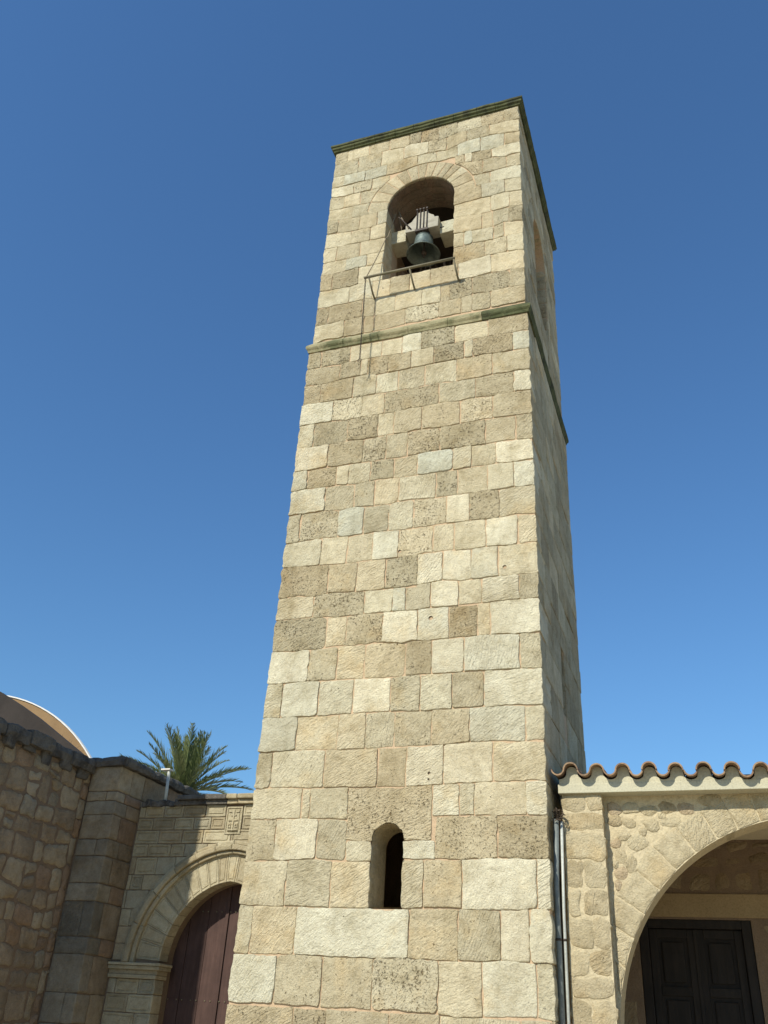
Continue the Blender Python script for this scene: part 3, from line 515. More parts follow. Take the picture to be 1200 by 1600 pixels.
rowidx = {'F': 0}
quoin = 0
for kn, lo, hi, js, tn in COURSES:
    kind = 'FULR'[kn]; tn = [('.', 'w', 'l', 't', 'd', 'g')[c % 10].upper() if c > 10 else ('.', 'w', 'l', 't', 'd', 'g')[c] for c in tn]
    up = kind != 'F'
    fr = F1 if up else F0
    e0, e1 = (-W + S, -S) if up else (-W, 0.0)
    if kind == 'L': xs = [e0] + js[:-1] + [BC - BR]
    elif kind == 'R': xs = [BC + BR] + js[1:] + [e1]
    elif kind == 'U' and len(tn) == len(js): js = js[:-1]; xs = [e0] + js + [e1]
    else: xs = [e0] + js + [e1]
    quoin += kind != 'L'
    fi = rowidx['F'] if kind == 'F' else -1
    if kind == 'F': rowidx['F'] += 1
    for i, ch in enumerate(tn):
        if fi == 4 and i == 3: ch = 'T'
        if ch == '.': continue
        x0, x1 = xs[i], xs[i + 1]
        out = course_block(lo, hi, x0, x1)
        clip = None; crn = RG.choice((0.006, 0.008, 0.012, 0.018, 0.025))
        # flush ends at the tower's corners and at the jambs
        a, b = x0, x1
        pts = []
        for u, v in out:
            if abs(u - e0) < 1e-6: u -= 0.007
            if abs(u - e1) < 1e-6: u += 0.007
            if kind in 'LR' and abs(u - (BC - BR)) < 1e-6: u += 0.007
            if kind in 'LR' and abs(u - (BC + BR)) < 1e-6: u -= 0.007
            pts.append((u, v))
        out = pts
        if kind == 'F' and fi == 3 and i == 3: out = [(u, min(v, 3.0)) for u, v in out]
        if kind == 'F' and fi == 3 and i == 5: out = [(u, min(v, 3.0)) for u, v in out]
        if kind == 'F' and fi in (2, 3) and abs(x1 - SC) < 0.3 and x0 < SC - 0.2:
            out = [(u if u < x1 - 0.02 else SC - SR + 0.006, v) for u, v in out]
        if kind == 'F' and fi in (2, 3) and abs(x0 - SC) < 0.3 and x1 > SC + 0.2:
            out = [(u if u > x0 + 0.02 else SC + SR - 0.006, v) for u, v in out]
        if kind == 'F' and fi == 4 and ch == 'T':        # one stone carries the head of the slit window
            x0_, x1_ = x0, x1
            ztop = [(x, z) for x, z in out if z > 3.4]
            ap = arch_pts(SC, SSPR, SR - 0.002, 0, 9)
            out = [(x0_, 3.0)] + ap[::-1] + [(x1_, 3.0)] + sorted(ztop, reverse=True)
            crn = 0
        if up:
            if all(v > BSPR - 0.02 for u, v in out) or kind in 'LR':
                if full_in(out, BC, BSPR, RIN): continue
                if max(v for u, v in out) > BSPR + 0.05: clip = clip_circle(BC, BSPR, RIN + 0.008)
        dep = 0.05
        if abs(x0 - e0) < 1e-6 or abs(x1 - e1) < 1e-6: dep = 0.30 if quoin % 2 else 0.52
        if kind in 'LR' and (x1 == BC - BR or x0 == BC + BR): dep = 0.34
        if kind == 'F' and fi in (2, 3) and (abs(x1 - SC) < 0.4 and x0 < SC or abs(x0 - SC) < 0.4 and x1 > SC) and i in (2, 3, 4, 5): dep = max(dep, 0.0)
        mb = MB()
        pr = RG.uniform(-0.004, 0.008) + (0.004 if ch in 'wg' else 0)
        ok = stone(mb, out, fr, tone(ch), proud=pr, depth=dep, clip=clip, corner=crn, bev=RG.uniform(0.004, 0.008), gap=RG.uniform(0.003, 0.0065) if kind == 'F' else RG.uniform(0.002, 0.0045), step=0.04, pillow=RG.uniform(0.0, 0.004), concave=(fi == 4 and i == 3),
                   rough=0.010 if ch.isupper() or abs(x1 - e1) < 1e-6 or abs(x0 - e0) < 1e-6 else 0.0068)
        if ok:
            ob_ = mb.build('stone_block', MS, tower)
            if kind == 'F': BL.append((x0, between(lo, x0), x1, between(hi, x1), ob_))
        if abs(x1 - e1) < 1e-6: QD.append((between(lo, x1), between(hi, x1), dep))
# voussoirs of the belfry arch
def ring(parent, mat, fr, cx, cz, r0, r1, angs, tones, name='voussoir', e=(0, 0), depth=0.3, **kw):
    """arch stones between two (pointed) arcs; angs in degrees from the right springing; e = (inner e, outer e)"""
    def pt(r_, ee, a):
        # point of the pointed arc of half width r_, pointedness ee at polar angle a from (cx, cz)
        ca, sa = math.cos(a), math.sin(a); s_ = 1 if ca >= 0 else -1
        R_ = r_ + ee; c0 = -s_ * ee
        # |t*(ca,sa) - (c0,0)| = R_
        bq = -2 * c0 * ca; cq = c0 * c0 - R_ * R_
        t_ = (-bq + math.sqrt(bq * bq - 4 * cq)) / 2
        return (cx + t_ * ca, cz + t_ * sa)
    for i in range(len(angs) - 1):
        a0, a1 = math.radians(angs[i]), math.radians(angs[i + 1]); n = max(2, int(abs(a1 - a0) * r1 / 0.07))
        inn = [pt(r0, e[0], a0 + (a1 - a0) * k / n) for k in range(n + 1)]
        ou = [pt(r1, e[1], a0 + (a1 - a0) * k / n) for k in range(n + 1)]
        out = ou + inn[::-1]
        mb = MB()
        if stone(mb, out, fr, tone(tones[i % len(tones)]), depth=depth, corner=0.008, step=0.06, **kw): mb.build(name, mat, parent)
ring(tower, MS, F1, BC, BSPR, BR - 0.006, BR + 0.33, [-2, 14, 30, 42, 52, 62, 73, 84, 95, 107, 120, 133, 147, 163, 182], 'ttldtttdttltlt', rough=0.003, depth=0.55, gap=0.004, pillow=0.002)

# brown lining under the belfry vault, darker than the arch stones
so = MB(); apf = arch_pts(BC, BSPR - 0.02, BR - 0.010, 0, 14); k_ = len(apf)
for j in range(4):
    n0_, n1_ = -0.03 - j * 0.145, -0.03 - (j + 1) * 0.145 + 0.006
    vs = [F1(u, v, n0_) for u, v in apf] + [F1(u, v, n1_) for u, v in apf]
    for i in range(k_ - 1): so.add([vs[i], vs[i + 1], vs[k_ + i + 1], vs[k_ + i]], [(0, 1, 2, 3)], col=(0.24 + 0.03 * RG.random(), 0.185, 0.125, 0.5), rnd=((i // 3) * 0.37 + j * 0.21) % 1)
so.build('vault_soffit', MC, tower)

# stones of the courses below the picture and of the three other faces
def levels():
    zs = [GZ, 0.15, 0.6, 1.05]
    zs += [sum(p[1] for p in c[1]) / len(c[1]) for c in COURSES if c[0] == 0] + [ZS]
    return zs
lower_z = levels()
upper_z = [9.94, 10.30, 10.64, 11.0, 11.34, 11.6, 11.93, 12.25, 12.54, 12.82, 13.11, 13.35, 13.61, 13.93, ZT]
def random_courses(fr, u0, u1, zs, up, hole=None, skip=None, mb=MASS, tn='lltttwdg', name=None):
    for k in range(len(zs) - 1):
        z0, z1 = zs[k], zs[k + 1]; u = u0 + next((q[2] for q in QD if q[0] <= (z0 + z1) / 2 < q[1]), 0.3) if skip else u0
        end = u1
        while u < end - 0.05:
            w = RG.uniform(0.33, 0.75); v = min(u + w, end)
            if end - v < 0.22: v = end
            out = rect(u, z0, v, z1); clip = None
            if hole:
                cu, a, sl, sp = hole
                if z1 > sl + 0.02 and z0 < sp + a:
                    if z1 <= sp + 0.05 or z0 < sp:
                        if u < cu - a < v: out = rect(u, z0, cu - a + 0.006, z1)
                        if u < cu + a < v: out = rect(cu + a - 0.006, z0, v, z1)
                        if u < cu - a and v > cu + a: out = rect(u, z0, cu - a + 0.006, z1); v = cu + a - 0.006
                        if u >= cu - a - 0.01 and v <= cu + a + 0.01: u = v; continue
                    ext = a + (0.33 if a > 0.3 else 0.0)
                    if all(math.hypot(x - cu, z - sp) < ext + 0.02 for x, z in out) and z0 >= sp: u = v; continue
                    if z1 > sp: clip = clip_circle(cu, sp, ext + 0.006)
            stone(mb, out, fr, tone(RG.choice(tn), 0.14), proud=RG.uniform(-0.003, 0.009), depth=0.03, clip=clip, step=0.12, pillow=0.003, rough=0.007, gap=0.005, corner=0.01, bev=0.006)
            u = v
stone_low = MB()
random_courses(F0, -W - 0.007, -0.03, [GZ, 0.15, 0.6, 1.05, 1.49], False, mb=MASS)
side = 'lttdtdlt'
random_courses(R0, 0.0, D, [GZ, 0.15, 0.6, 1.05, 1.49], False, tn=side)
random_courses(R0, 0.0, D, [z for z in lower_z if 1.2 < z < 4.5], False, skip=True, tn=side)
random_courses(R0, 0.0, D, [z for z in lower_z if z > 4.0], False, hole=(1.58, 0.145, 4.72, 5.42), skip=True, tn=side)
random_courses(R1, 0.03, D - S, upper_z, True, hole=(RC, BR, BSILL, BSPR), skip=True, tn=side)
random_courses(B0, 0.0, W, lower_z, False); random_courses(B1, S, W - S, upper_z, True)
random_courses(L0, 0.0, D - 0.30, lower_z, False); random_courses(L1, S, D - S - 0.30, upper_z, True)
MASS.build('side_stones', MS, tower, 'stuff')
ring(tower, MS, R1, RC, BSPR, BR - 0.004, BR + 0.33, [-2, 15, 30, 45, 60, 75, 90, 105, 120, 135, 150, 165, 182], 'tldtlt', rough=0.003, depth=0.5, gap=0.004, pillow=0.002)
# the far jamb of the side opening shows its courses
JF = frame((-S - 0.30, RC + BR, 0), (1, 0, 0), (0, -1, 0))
jm = MB()
for k in range(3, len(upper_z) - 6):
    z0, z1 = upper_z[k], upper_z[k + 1]
    stone(jm, rect(-0.28, z0, 0.285, z1), JF, tone(RG.choice('tdlt')), proud=0.012, depth=0.02, rough=0.004, step=0.12)
jm.build('jamb_stones', MS, tower, 'stuff')
# slit window reveal lining
def reveal(fr, cu, a, sl, sp, depth, mb, col):
    ap = arch_pts(cu, sp, a, 0, 10)
    loop = [(cu + a, sl)] + ap + [(cu - a, sl)]
    vs = [fr(u, v, -0.012) for u, v in loop] + [fr(u, v, -depth) for u, v in loop]; k = len(loop)
    mb.add(vs, [(i, i + k, (i + 1) % k + k, (i + 1) % k) for i in range(k)], col=col, rnd=RG.random(), smooth=False)
rv = MB(); reveal(F0, SC, SR - 0.001, SSILL + 0.002, SSPR, 0.46, rv, tone('t')); rv.build('window_reveal', MS, tower)
rv = MB(); reveal(R0, 1.58, 0.143, 4.722, 5.42, 0.46, rv, tone('t')); rv.build('window_reveal', MS, tower)
# small holes, cracks and a scratched tick cut into single stones
def carve(u, z, cutters):
    for x0, z0, x1, z1, ob_ in BL:
        if x0 < u < x1 and z0 < z < z1:
            co = []
            for cm in cutters:
                c_ = cm.build('cut', MS); md = ob_.modifiers.new('cut', 'BOOLEAN'); md.object = c_; md.operation = 'DIFFERENCE'; md.solver = 'EXACT'; co.append(c_)
            dg = bpy.context.evaluated_depsgraph_get(); me = bpy.data.meshes.new_from_object(ob_.evaluated_get(dg)); ob_.modifiers.clear(); ob_.data = me
            for c_ in co: bpy.data.objects.remove(c_)
            return
def hole_cut(u, z, r):
    m_ = MB(); o_ = [(u + r * math.cos(k * PI / 6) * RG.uniform(0.85, 1.15), z + r * math.sin(k * PI / 6)) for k in range(12)]
    m_.prism(o_, F0, -0.043, 0.05, col=(0.12, 0.095, 0.06, 0.2)); return m_  # hole walls coloured dark to stand for the shade inside
def line_cut(pts, w, d):
    m_ = MB(); a = [(x - w / 2, z) for x, z in pts]; c_ = [(x + w / 2, z) for x, z in pts]
    m_.prism(a[::-1] + c_, F0, -d, 0.05, col=(0.3, 0.25, 0.17, 0.2)); return m_
carve(-1.236, 5.408, [hole_cut(-1.236, 5.408, 0.027)]); carve(-0.375, 5.962, [hole_cut(-0.375, 5.962, 0.024)])
carve(-1.204, 3.661, [hole_cut(-1.204, 3.661, 0.016), hole_cut(-1.208, 3.60, 0.012)]); carve(-1.638, 6.318, [hole_cut(-1.65, 6.318, 0.022)])
carve(-3.12, 1.75, [line_cut([(-3.094, 1.96), (-3.10, 1.88), (-3.129, 1.788), (-3.14, 1.70), (-3.157, 1.647), (-3.155, 1.46)], 0.007, 0.03)])
carve(-0.5, 4.85, [line_cut([(-0.615, 4.86), (-0.575, 4.80), (-0.532, 4.754)], 0.014, 0.008), line_cut([(-0.345, 4.977), (-0.42, 4.90), (-0.47, 4.83), (-0.532, 4.745)], 0.018, 0.010)])
carve(-0.12, 4.2, [line_cut([(-0.129, 4.32), (-0.135, 4.22), (-0.115, 4.10), (-0.094, 3.93)], 0.010, 0.03)])

def moulding_run(name, parent, mats, corners, prof, pieces, jitter=0.003):
    """moulding round a rectangle; corners = [(x, y)...] of the wall line, clockwise seen from above starting front left; prof = [(n, z)]"""
    sides = [((-W, 0), (0, 0), (1, 0), (0, -1)), ((0, 0), (0, D), (0, 1), (1, 0)), ((0, D), (-W, D), (-1, 0), (0, 1)), ((-W, D), (-W, 0), (0, -1), (-1, 0))]
    for si, (a, b, u, n) in enumerate(sides):
        L = math.hypot(b[0] - a[0], b[1] - a[1]); cnt = pieces[si]
        cuts = [0] + sorted(L * (k + RG.uniform(-0.2, 0.2)) / cnt for k in range(1, cnt)) + [L]
        for k in range(cnt):
            off = RG.uniform(-jitter, jitter); dz = RG.uniform(-jitter, jitter); mb = MB(); vs = []
            u0, u1 = cuts[k] + (0.003 if k else 0), cuts[k + 1] - (0.003 if k < cnt - 1 else 0)
            nseg = max(1, int((u1 - u0) / 0.1)); P_ = len(prof)
            for s_ in range(nseg + 1):
                t_ = u0 + (u1 - u0) * s_ / nseg
                for pn, pz in prof:
                    ext = 0
                    if k == 0 and s_ == 0: ext = -pn
                    if k == cnt - 1 and s_ == nseg: ext = pn
                    wob = noise.noise(V((t_ * 5 + si * 9, pz * 9, pn * 30))) * 0.008 if pn > 0.01 else 0
                    nn = pn + off * (pn > 0.01) + wob
                    vs.append((a[0] + u[0] * (t_ + ext) + n[0] * nn, a[1] + u[1] * (t_ + ext) + n[1] * nn, pz + dz + wob * 0.6))
            fs = []
            for s_ in range(nseg):
                for p in range(P_):
                    q = (p + 1) % P_
                    fs.append((s_ * P_ + p, (s_ + 1) * P_ + p, (s_ + 1) * P_ + q, s_ * P_ + q))
            fs += [tuple(range(P_)), tuple(range(nseg * P_, (nseg + 1) * P_))[::-1]]
            mb.add([tuple(v) for v in vs], fs, smooth=False)
            mb.build(name, mats[0 if k < 5 else len(mats) - 1] if si == 0 else mats[-1], parent)
moulding_run('string_course_stone', tower, [M_MOSSP, M_MOSS], None, [(-0.045, 9.765), (0.012, 9.768), (0.02, 9.80), (0.034, 9.82), (0.044, 9.84), (0.044, 9.875), (0.034, 9.893), (-0.045, 9.99)], [6, 6, 4, 4])
moulding_run('roof_cornice_stone', tower, [M_MOSS], None, [(-0.06, 14.235), (0.0, 14.235), (0.01, 14.262), (0.03, 14.275), (0.034, 14.31), (0.052, 14.322), (0.052, 14.355), (0.04, 14.378), (-0.08, 14.385)], [9, 9, 4, 4])
rf = MB(); rf.box((-W + 0.03, 0.03, 14.228), (-0.03, D - 0.03, 14.375)); rf.build('roof_slab', M_MOSSP, tower)

# bearing blocks in the belfry opening (a stone beam interrupted where the headstock swings)
for x0, x1 in ((BC - BR - 0.02, -1.925), (-1.375, BC + BR + 0.02)):
    bb = MB(); bb.bevbox((x0, 0.31, 12.03), (x1, 0.62, 12.29), 0.014, 0.006, col=tone('g')); bb.build('bearing_block', MS, tower)

# ------------------------------------------------------------------ bell, rail, chain, rope, spikes
bell = empty('church_bell', 'green-grey bronze bell on a stepped pale headstock in the belfry arch', 'bell')
CX, CY = -1.625, 0.33
bb = MB()
prof = [(0.0, 0.385), (0.06, 0.383), (0.105, 0.37), (0.135, 0.34), (0.142, 0.30), (0.150, 0.22), (0.165, 0.14), (0.195, 0.07), (0.232, 0.025), (0.258, 0.004), (0.262, -0.004), (0.252, -0.008), (0.225, 0.02), (0.18, 0.07), (0.148, 0.15), (0.130, 0.25), (0.11, 0.33), (0.0, 0.35)]
bb.lathe([(r, z * 1.0) for r, z in prof[::-1]], (CX, CY, 11.665), 48)
bb.build('bell_body', M_BRONZE, bell)
for zz, rr, th in ((0.335, 0.139, 0.005), (0.115, 0.174, 0.006), (0.055, 0.207, 0.006), (0.10, 0.181, 0.004)):
    q = MB(); pts = [(CX + rr * math.cos(a * PI / 24), CY + rr * math.sin(a * PI / 24), 11.665 + zz) for a in range(49)]
    q.tube(pts, th, 6, False); q.build('bell_moulding', M_BRONZE, bell)
q = MB(); q.tube([(CX, CY, 12.0), (CX + 0.01, CY, 11.72)], 0.012, 8); q.lathe([(0, -0.05), (0.03, -0.045), (0.042, -0.02), (0.042, 0.01), (0.025, 0.035), (0, 0.045)], (CX + 0.01, CY, 11.70), 16); q.tube([(CX + 0.01, CY, 11.66), (CX + 0.01, CY, 11.60)], [0.02, 0.012], 8)
q.build('clapper', M_DARKI, bell)
hs = MB(); HF = frame((0, 0.20, 0), (1, 0, 0), (0, -1, 0))
hp = [(-1.895, 12.085), (-1.365, 12.085), (-1.36, 12.30), (-1.40, 12.31), (-1.425, 12.31), (-1.44, 12.355), (-1.49, 12.39), (-1.53, 12.43), (-1.535, 12.475), (-1.71, 12.475), (-1.72, 12.43), (-1.765, 12.36), (-1.80, 12.30), (-1.895, 12.245)]
hs.prism(hp, HF, -0.24, 0.0); hso = hs.build('headstock', M_PALEW, bell)
bv = hso.modifiers.new('bevel', 'BEVEL'); bv.width = 0.008; bv.segments = 2
for x in (-1.705, -1.652, -1.598, -1.545):
    q = MB(); q.tube([(x, 0.185, 12.02), (x, 0.185, 12.50)], 0.0085, 6); q.tube([(x, 0.46, 12.02), (x, 0.46, 12.50)], 0.0085, 6)
    q.tube([(x, 0.17, 12.498), (x, 0.475, 12.498)], 0.009, 6); q.bevbox((x - 0.016, 0.165, 12.50), (x + 0.016, 0.2, 12.53), 0.004)
    q.build('iron_strap', M_DARKI, bell)
q = MB(); q.box((-1.73, 0.17, 12.035), (-1.52, 0.47, 12.075)); q.build('hanger_plate', M_DARKI, bell)
q = MB(); q.tube([(-1.96, 0.33, 12.16), (-1.30, 0.33, 12.16)], 0.022, 10); q.build('pivot_pin', M_DARKI, bell)
q = MB(); q.tube([(-1.80, 0.19, 12.13), (-1.98, 0.19, 12.42), (-2.02, 0.19, 12.46)], 0.011, 6); q.build('pull_lever', M_DARKI, bell)

rail = empty('iron_rail', 'rusty pipe rail on three brackets below the belfry opening', 'rail')
ry, rz = -0.22, 10.835
q = MB(); q.tube([(-2.34, ry, rz - 0.005), (-0.965, ry, rz + 0.005)], 0.020, 12); q.build('rail_pipe', M_IRON, rail)
for x in (-2.265, -1.64, -0.985):
    q = MB(); q.tube([(x, ry, rz - 0.012), (x + 0.01, ry * 0.35, rz - 0.155), (x + 0.015, -0.02, rz - 0.20), (x + 0.015, 0.08, rz - 0.205)], [0.0135, 0.0135, 0.015, 0.015], 8); q.build('bracket', M_IRON, rail)

chain = MB()
def torus_link(c, r1, r2, w, vert, mb):
    pts = []
    for k in range(9):
        a = 2 * PI * k / 8; x = math.cos(a) * r1; z = math.sin(a) * r2
        pts.append((c[0] + (x if vert else 0), c[1] + (0 if vert else x), c[2] + z))
    mb.tube(pts, w, 4, False)
z = rz - 0.02; k = 0
while z > 9.3:
    torus_link((-2.315 + (rz - z) * 0.012, ry, z - 0.016), 0.0085, 0.019, 0.0042, k % 2, chain); z -= 0.029; k += 1
torus_link((-2.297, ry, z - 0.02), 0.026, 0.03, 0.006, True, chain)
tag(chain.build('bell_chain', M_DARKI), 'thin dark chain ending in a ring, hanging from the left end of the iron rail', 'chain')

rope = MB()
def sag(a, b, n, s_):
    a, b = V(a), V(b); return [a.lerp(b, i / n) + V((0, 0, -s_ * math.sin(PI * i / n))) for i in range(n + 1)]
pa = sag((-2.30, ry, rz + 0.02), (-2.14, 0.02, 11.85), 8, 0.03); pb = sag((-2.135, 0.02, 11.75), (-2.11, 0.36, 12.87), 6, 0.0)
rope.tube(pa + pb[1:], 0.0075, 6)
rope.tube(sag((-2.11, 0.36, 12.87), (-1.84, 0.19, 12.16), 8, 0.04), 0.009, 6)
rope.tube(sag((-2.11, 0.36, 12.87), (-2.0, 0.34, 12.29), 5, 0.0), 0.006, 5)
for k in range(7):
    a = k * 0.9; p = V((-2.11, 0.36, 12.88)); rope.tube([p + V((0.03 * math.cos(a), 0.02, 0.035 * math.sin(a))), p + V((0.035 * math.cos(a + 2), -0.02, 0.03 * math.sin(a + 2))), p + V((0.02 * math.cos(a + 4), 0.0, -0.02 - 0.03 * (k % 3)))], 0.011, 5)
rope.tube([(-2.11, 0.36, 12.87), (-2.13, 0.30, 12.74), (-2.14, 0.27, 12.58)], 0.010, 5); rope.tube([(-2.12, 0.36, 12.86), (-2.14, 0.30, 12.79), (-2.15, 0.28, 12.66)], 0.009, 5)
tag(rope.build('bell_rope', M_ROPE), 'knotted cord running from the rail up the left jamb to the bell', 'rope')

spk = MB()
for i in range(70):
    x = -2.10 + i * 1.0 / 70 + RG.uniform(-0.01, 0.01); y = 0.06 + RG.uniform(0, 0.12); h = RG.uniform(0.05, 0.13)
    spk.tube([(x, y, 10.99), (x + RG.uniform(-0.05, 0.05), y + RG.uniform(-0.06, 0.03), 10.99 + h)], [0.003, 0.0015], 3, False)
tag(spk.build('spike_strip', M_DRY), 'row of thin dark bristles along the sill of the belfry opening', 'spikes')

# ------------------------------------------------------------------ church on the left
church = empty('church', 'rubble stone church with buttress, rough dark coping and curved gables left of the portal', 'church')
XA, XB, YB, YP = -8.305, -7.72, 3.8, 4.5
CT = {'b': (0.39, 0.305, 0.205, 0.35), 'c': (0.46, 0.375, 0.255, 0.3), 'g': (0.37, 0.32, 0.235, 0.3), 'h': (0.56, 0.455, 0.31, 0.3), 'r': (0.39, 0.275, 0.18, 0.25), 'e': (0.24, 0.215, 0.165, 0.4)}
def ct(ch, j=0.10):
    c = CT[ch]; k = 1 + RG.uniform(-j, j); return (c[0] * k, c[1] * k, c[2] * k, c[3])
FA = frame((XA, 0, 0), (0, 1, 0), (1, 0, 0)); FB = frame((XB, 0, 0), (0, 1, 0), (1, 0, 0)); FBF = frame((0, YB, 0), (1, 0, 0), (0, -1, 0))
q = MB()
q.prism(rect(-0.70, GZ, YB + 0.02, 4.86), FA, -0.8, -0.025)
q.box((XA - 0.8, YB + 0.018, GZ), (XB - 0.018, 6.2, 4.93))
q.build('mortar_wall', M_MORTAR2, church)
# rubble of the long wall: uneven courses, every stone a piece
v = GZ; n_ = 0
rub_small = MB()
def rubble(fr, u0, u1, v0, v1, parent, mat, hmin, hmax, wmin, wmax, tones, pick, vis, gap=0.014, corner=0.045, proud=0.024, rough=0.022, mass=None, tonef=ct, name='rubble_stone', clipf=None):
    v = v0
    while v < v1 - 0.04:
        h = RG.uniform(hmin, hmax)
        if v1 - (v + h) < hmin * 0.7: h = v1 - v
        u = u0
        while u < u1 - 0.03:
            w = RG.uniform(wmin, wmax)
            if u1 - (u + w) < wmin * 0.8: w = u1 - u
            def P_(a, b):
                return (a + noise.noise(V((a * 3.1, b * 2.3, pick))) * 0.06 * (u0 + 0.02 < a < u1 - 0.02), b + noise.noise(V((a * 1.7, b * 3.7, pick + 9))) * 0.12 * (v0 + 0.02 < b < v1 - 0.02))
            subs = [(u, v, u + w, v + h)]
            if h > 0.27 and RG.random() < 0.28 and w < 0.34: hh = h * RG.uniform(0.4, 0.6); subs = [(u, v, u + w, v + hh), (u, v + hh, u + w, v + h)]
            for a0, b0, a1, b1 in subs:
                mb = MB() if vis(a0, b0) else mass
                g = gap * RG.uniform(0.7, 1.6)
                out = [P_(a0, b0), P_(a1, b0), P_(a1, b1), P_(a0, b1)]
                cl = clipf(out) if clipf else None
                if cl is False: continue
                ok = stone(mb, out, fr, tonef(RG.choice(tones)), proud=proud * RG.uniform(0.2, 1.1) - 0.02, depth=0.08, gap=g, bev=RG.uniform(0.015, 0.03) if proud > 0.01 else 0.008, corner=corner, rough=rough, step=0.06, pillow=0.006, clip=cl)
                if ok and mb is not mass: mb.build(name, mat, parent)
            u += w
        v += h
rubble(FA, -0.70, YB - 0.16, GZ, 4.80, church, MC, 0.24, 0.40, 0.22, 0.50, 'bbccbrbgc', 4.0, lambda u, v: u > 0.9 and v > 0.8, mass=rub_small)
rubble(FA, YB - 0.16, YB - 0.0, GZ, 4.86, church, MC, 0.22, 0.40, 0.155, 0.17, 'rrbrc', 6.0, lambda u, v: v > 0.8, mass=rub_small, corner=0.02, gap=0.01)
rub_small.build('wall_rubble', MC, church, 'stuff')
# buttress: squared courses, grey at the front, brown on the side
bz = [GZ, 0.35, 0.78, 1.189, 1.59, 2.11, 2.351, 2.855, 3.119, 3.525, 3.782, 4.166, 4.384, 4.54, 4.946]
for k in range(len(bz) - 1):
    z0, z1 = bz[k], bz[k + 1]; t_ = 'cggggeegggcgcc'[k]
    xs = [XA + 0.0, XB + 0.006] if k % 3 else [XA, XA + 0.37, XB + 0.006]
    for i in range(len(xs) - 1):
        mb = MB(); stone(mb, rect(xs[i], z0, xs[i + 1], z1), FBF, ct(t_), proud=RG.uniform(0, 0.01), depth=0.05 if i < len(xs) - 2 else 0.22 + 0.1 * (k % 2), gap=0.005, corner=0.018, rough=0.006, step=0.09); mb.build('ashlar_block', MC, church)
    a = YB + (0.24 + 0.1 * (k % 2))
    ys = [a, YP + 0.02] if z1 < 4.5 else [a, 4.515, 5.3, 6.2]
    for i in range(len(ys) - 1):
        mb = MB(); stone(mb, rect(ys[i], z0, ys[i + 1], z1), FB, ct('rbrcbrbrbb'[(k + i) % 10]), proud=RG.uniform(-0.004, 0.006), depth=0.04, gap=0.006, corner=0.02, rough=0.007, step=0.09); mb.build('ashlar_block', MC, church)
for y0, y1 in ((4.52, 5.4), (5.4, 6.2)):
    for z0, z1 in ((4.384, 4.54),):
        mb = MB(); stone(mb, rect(y0, z0 - 0.1, y1, z1), FB, ct('b'), proud=0, depth=0.04, rough=0.006, step=0.1); mb.build('ashlar_block', MC, church)

def coping(parent, name, p0, p1, side, w_in, w_out, z0, z1, cuts, mat, jit=0.02, zs=None):
    """rough coping stones along a line; side = outward normal"""
    p0, p1, side = V((*p0, 0)), V((*p1, 0)), V((*side, 0)); d = (p1 - p0); L = d.length; d.normalize()
    cs = [0] + [c * L for c in cuts] + [L]
    for i in range(len(cs) - 1):
        a, b = cs[i] + 0.004, cs[i + 1] - 0.004; mb = MB(); ns = max(2, int((b - a) / 0.09)); sec = 9
        o = RG.uniform(-jit, jit); zz = RG.uniform(-jit, jit) * 0.5
        vs = []
        for s_ in range(ns + 1):
            t_ = a + (b - a) * s_ / ns; e = 0.03 if s_ in (0, ns) else 0
            base = p0 + d * t_; zo = zs(t_ / L) if zs else 0
            pf = [(-w_in, z0), (w_out * 0.75, z0), (w_out - 0.015, z0 + 0.03), (w_out, (z0 + z1) / 2), (w_out - 0.02, z1 - 0.02), (w_out * 0.5, z1), (-w_in * 0.5, z1 + 0.01), (-w_in, z1 - 0.02)]
            for n_, z_ in pf:
                w = noise.noise_vector(V((t_ * 6 + p0.x * 3, n_ * 7, z_ * 7 + p0.y))) * 0.022 + noise.noise_vector(V((t_ * 21, n_ * 20, z_ * 20))) * 0.010
                q_ = base + side * (n_ + o + w.x - e * 0.4) + V((0, 0, z_ + zz + zo + w.z + (-e * 0.4 if z_ > z0 + 0.05 else 0)))
                vs.append(tuple(q_))
        m_ = 8; fs = [(s_ * m_ + p, s_ * m_ + (p + 1) % m_, (s_ + 1) * m_ + (p + 1) % m_, (s_ + 1) * m_ + p) for s_ in range(ns) for p in range(m_)]
        fs += [tuple(range(m_))[::-1], tuple(range(ns * m_, (ns + 1) * m_))]
        mb.add(vs, fs); mb.build(name, mat, parent)
coping(church, 'coping_stone', (XA, -0.7), (XA, YB - 0.05), (1, 0), 0.8, 0.10, 4.84, 5.06, (0.15, 0.28, 0.4, 0.5, 0.62, 0.74, 0.86), M_COPE, 0.04)
coping(church, 'coping_stone', (XA - 0.4, YB - 0.0), (XB + 0.06, YB - 0.0), (0, -1), 0.4, 0.09, 4.95, 5.10, (0.55,), M_COPE, 0.012)
coping(church, 'coping_stone', (XB, YB - 0.02), (XB, 6.2), (1, 0), 0.6, 0.11, 4.955, 5.105, (0.18, 0.37, 0.55, 0.78), M_COPE, 0.012)
# crumbling masonry sticking out under the coping of the long wall
for i in range(6):
    y = 1.1 + i * 0.46; q = MB(); q.bevbox((XA - 0.1, y, 4.72 + RG.uniform(-0.06, 0.05)), (XA + RG.uniform(0.02, 0.09), y + RG.uniform(0.2, 0.3), 4.90), 0.03, 0.03); q.build('broken_cornice_stone', M_COPE, church)
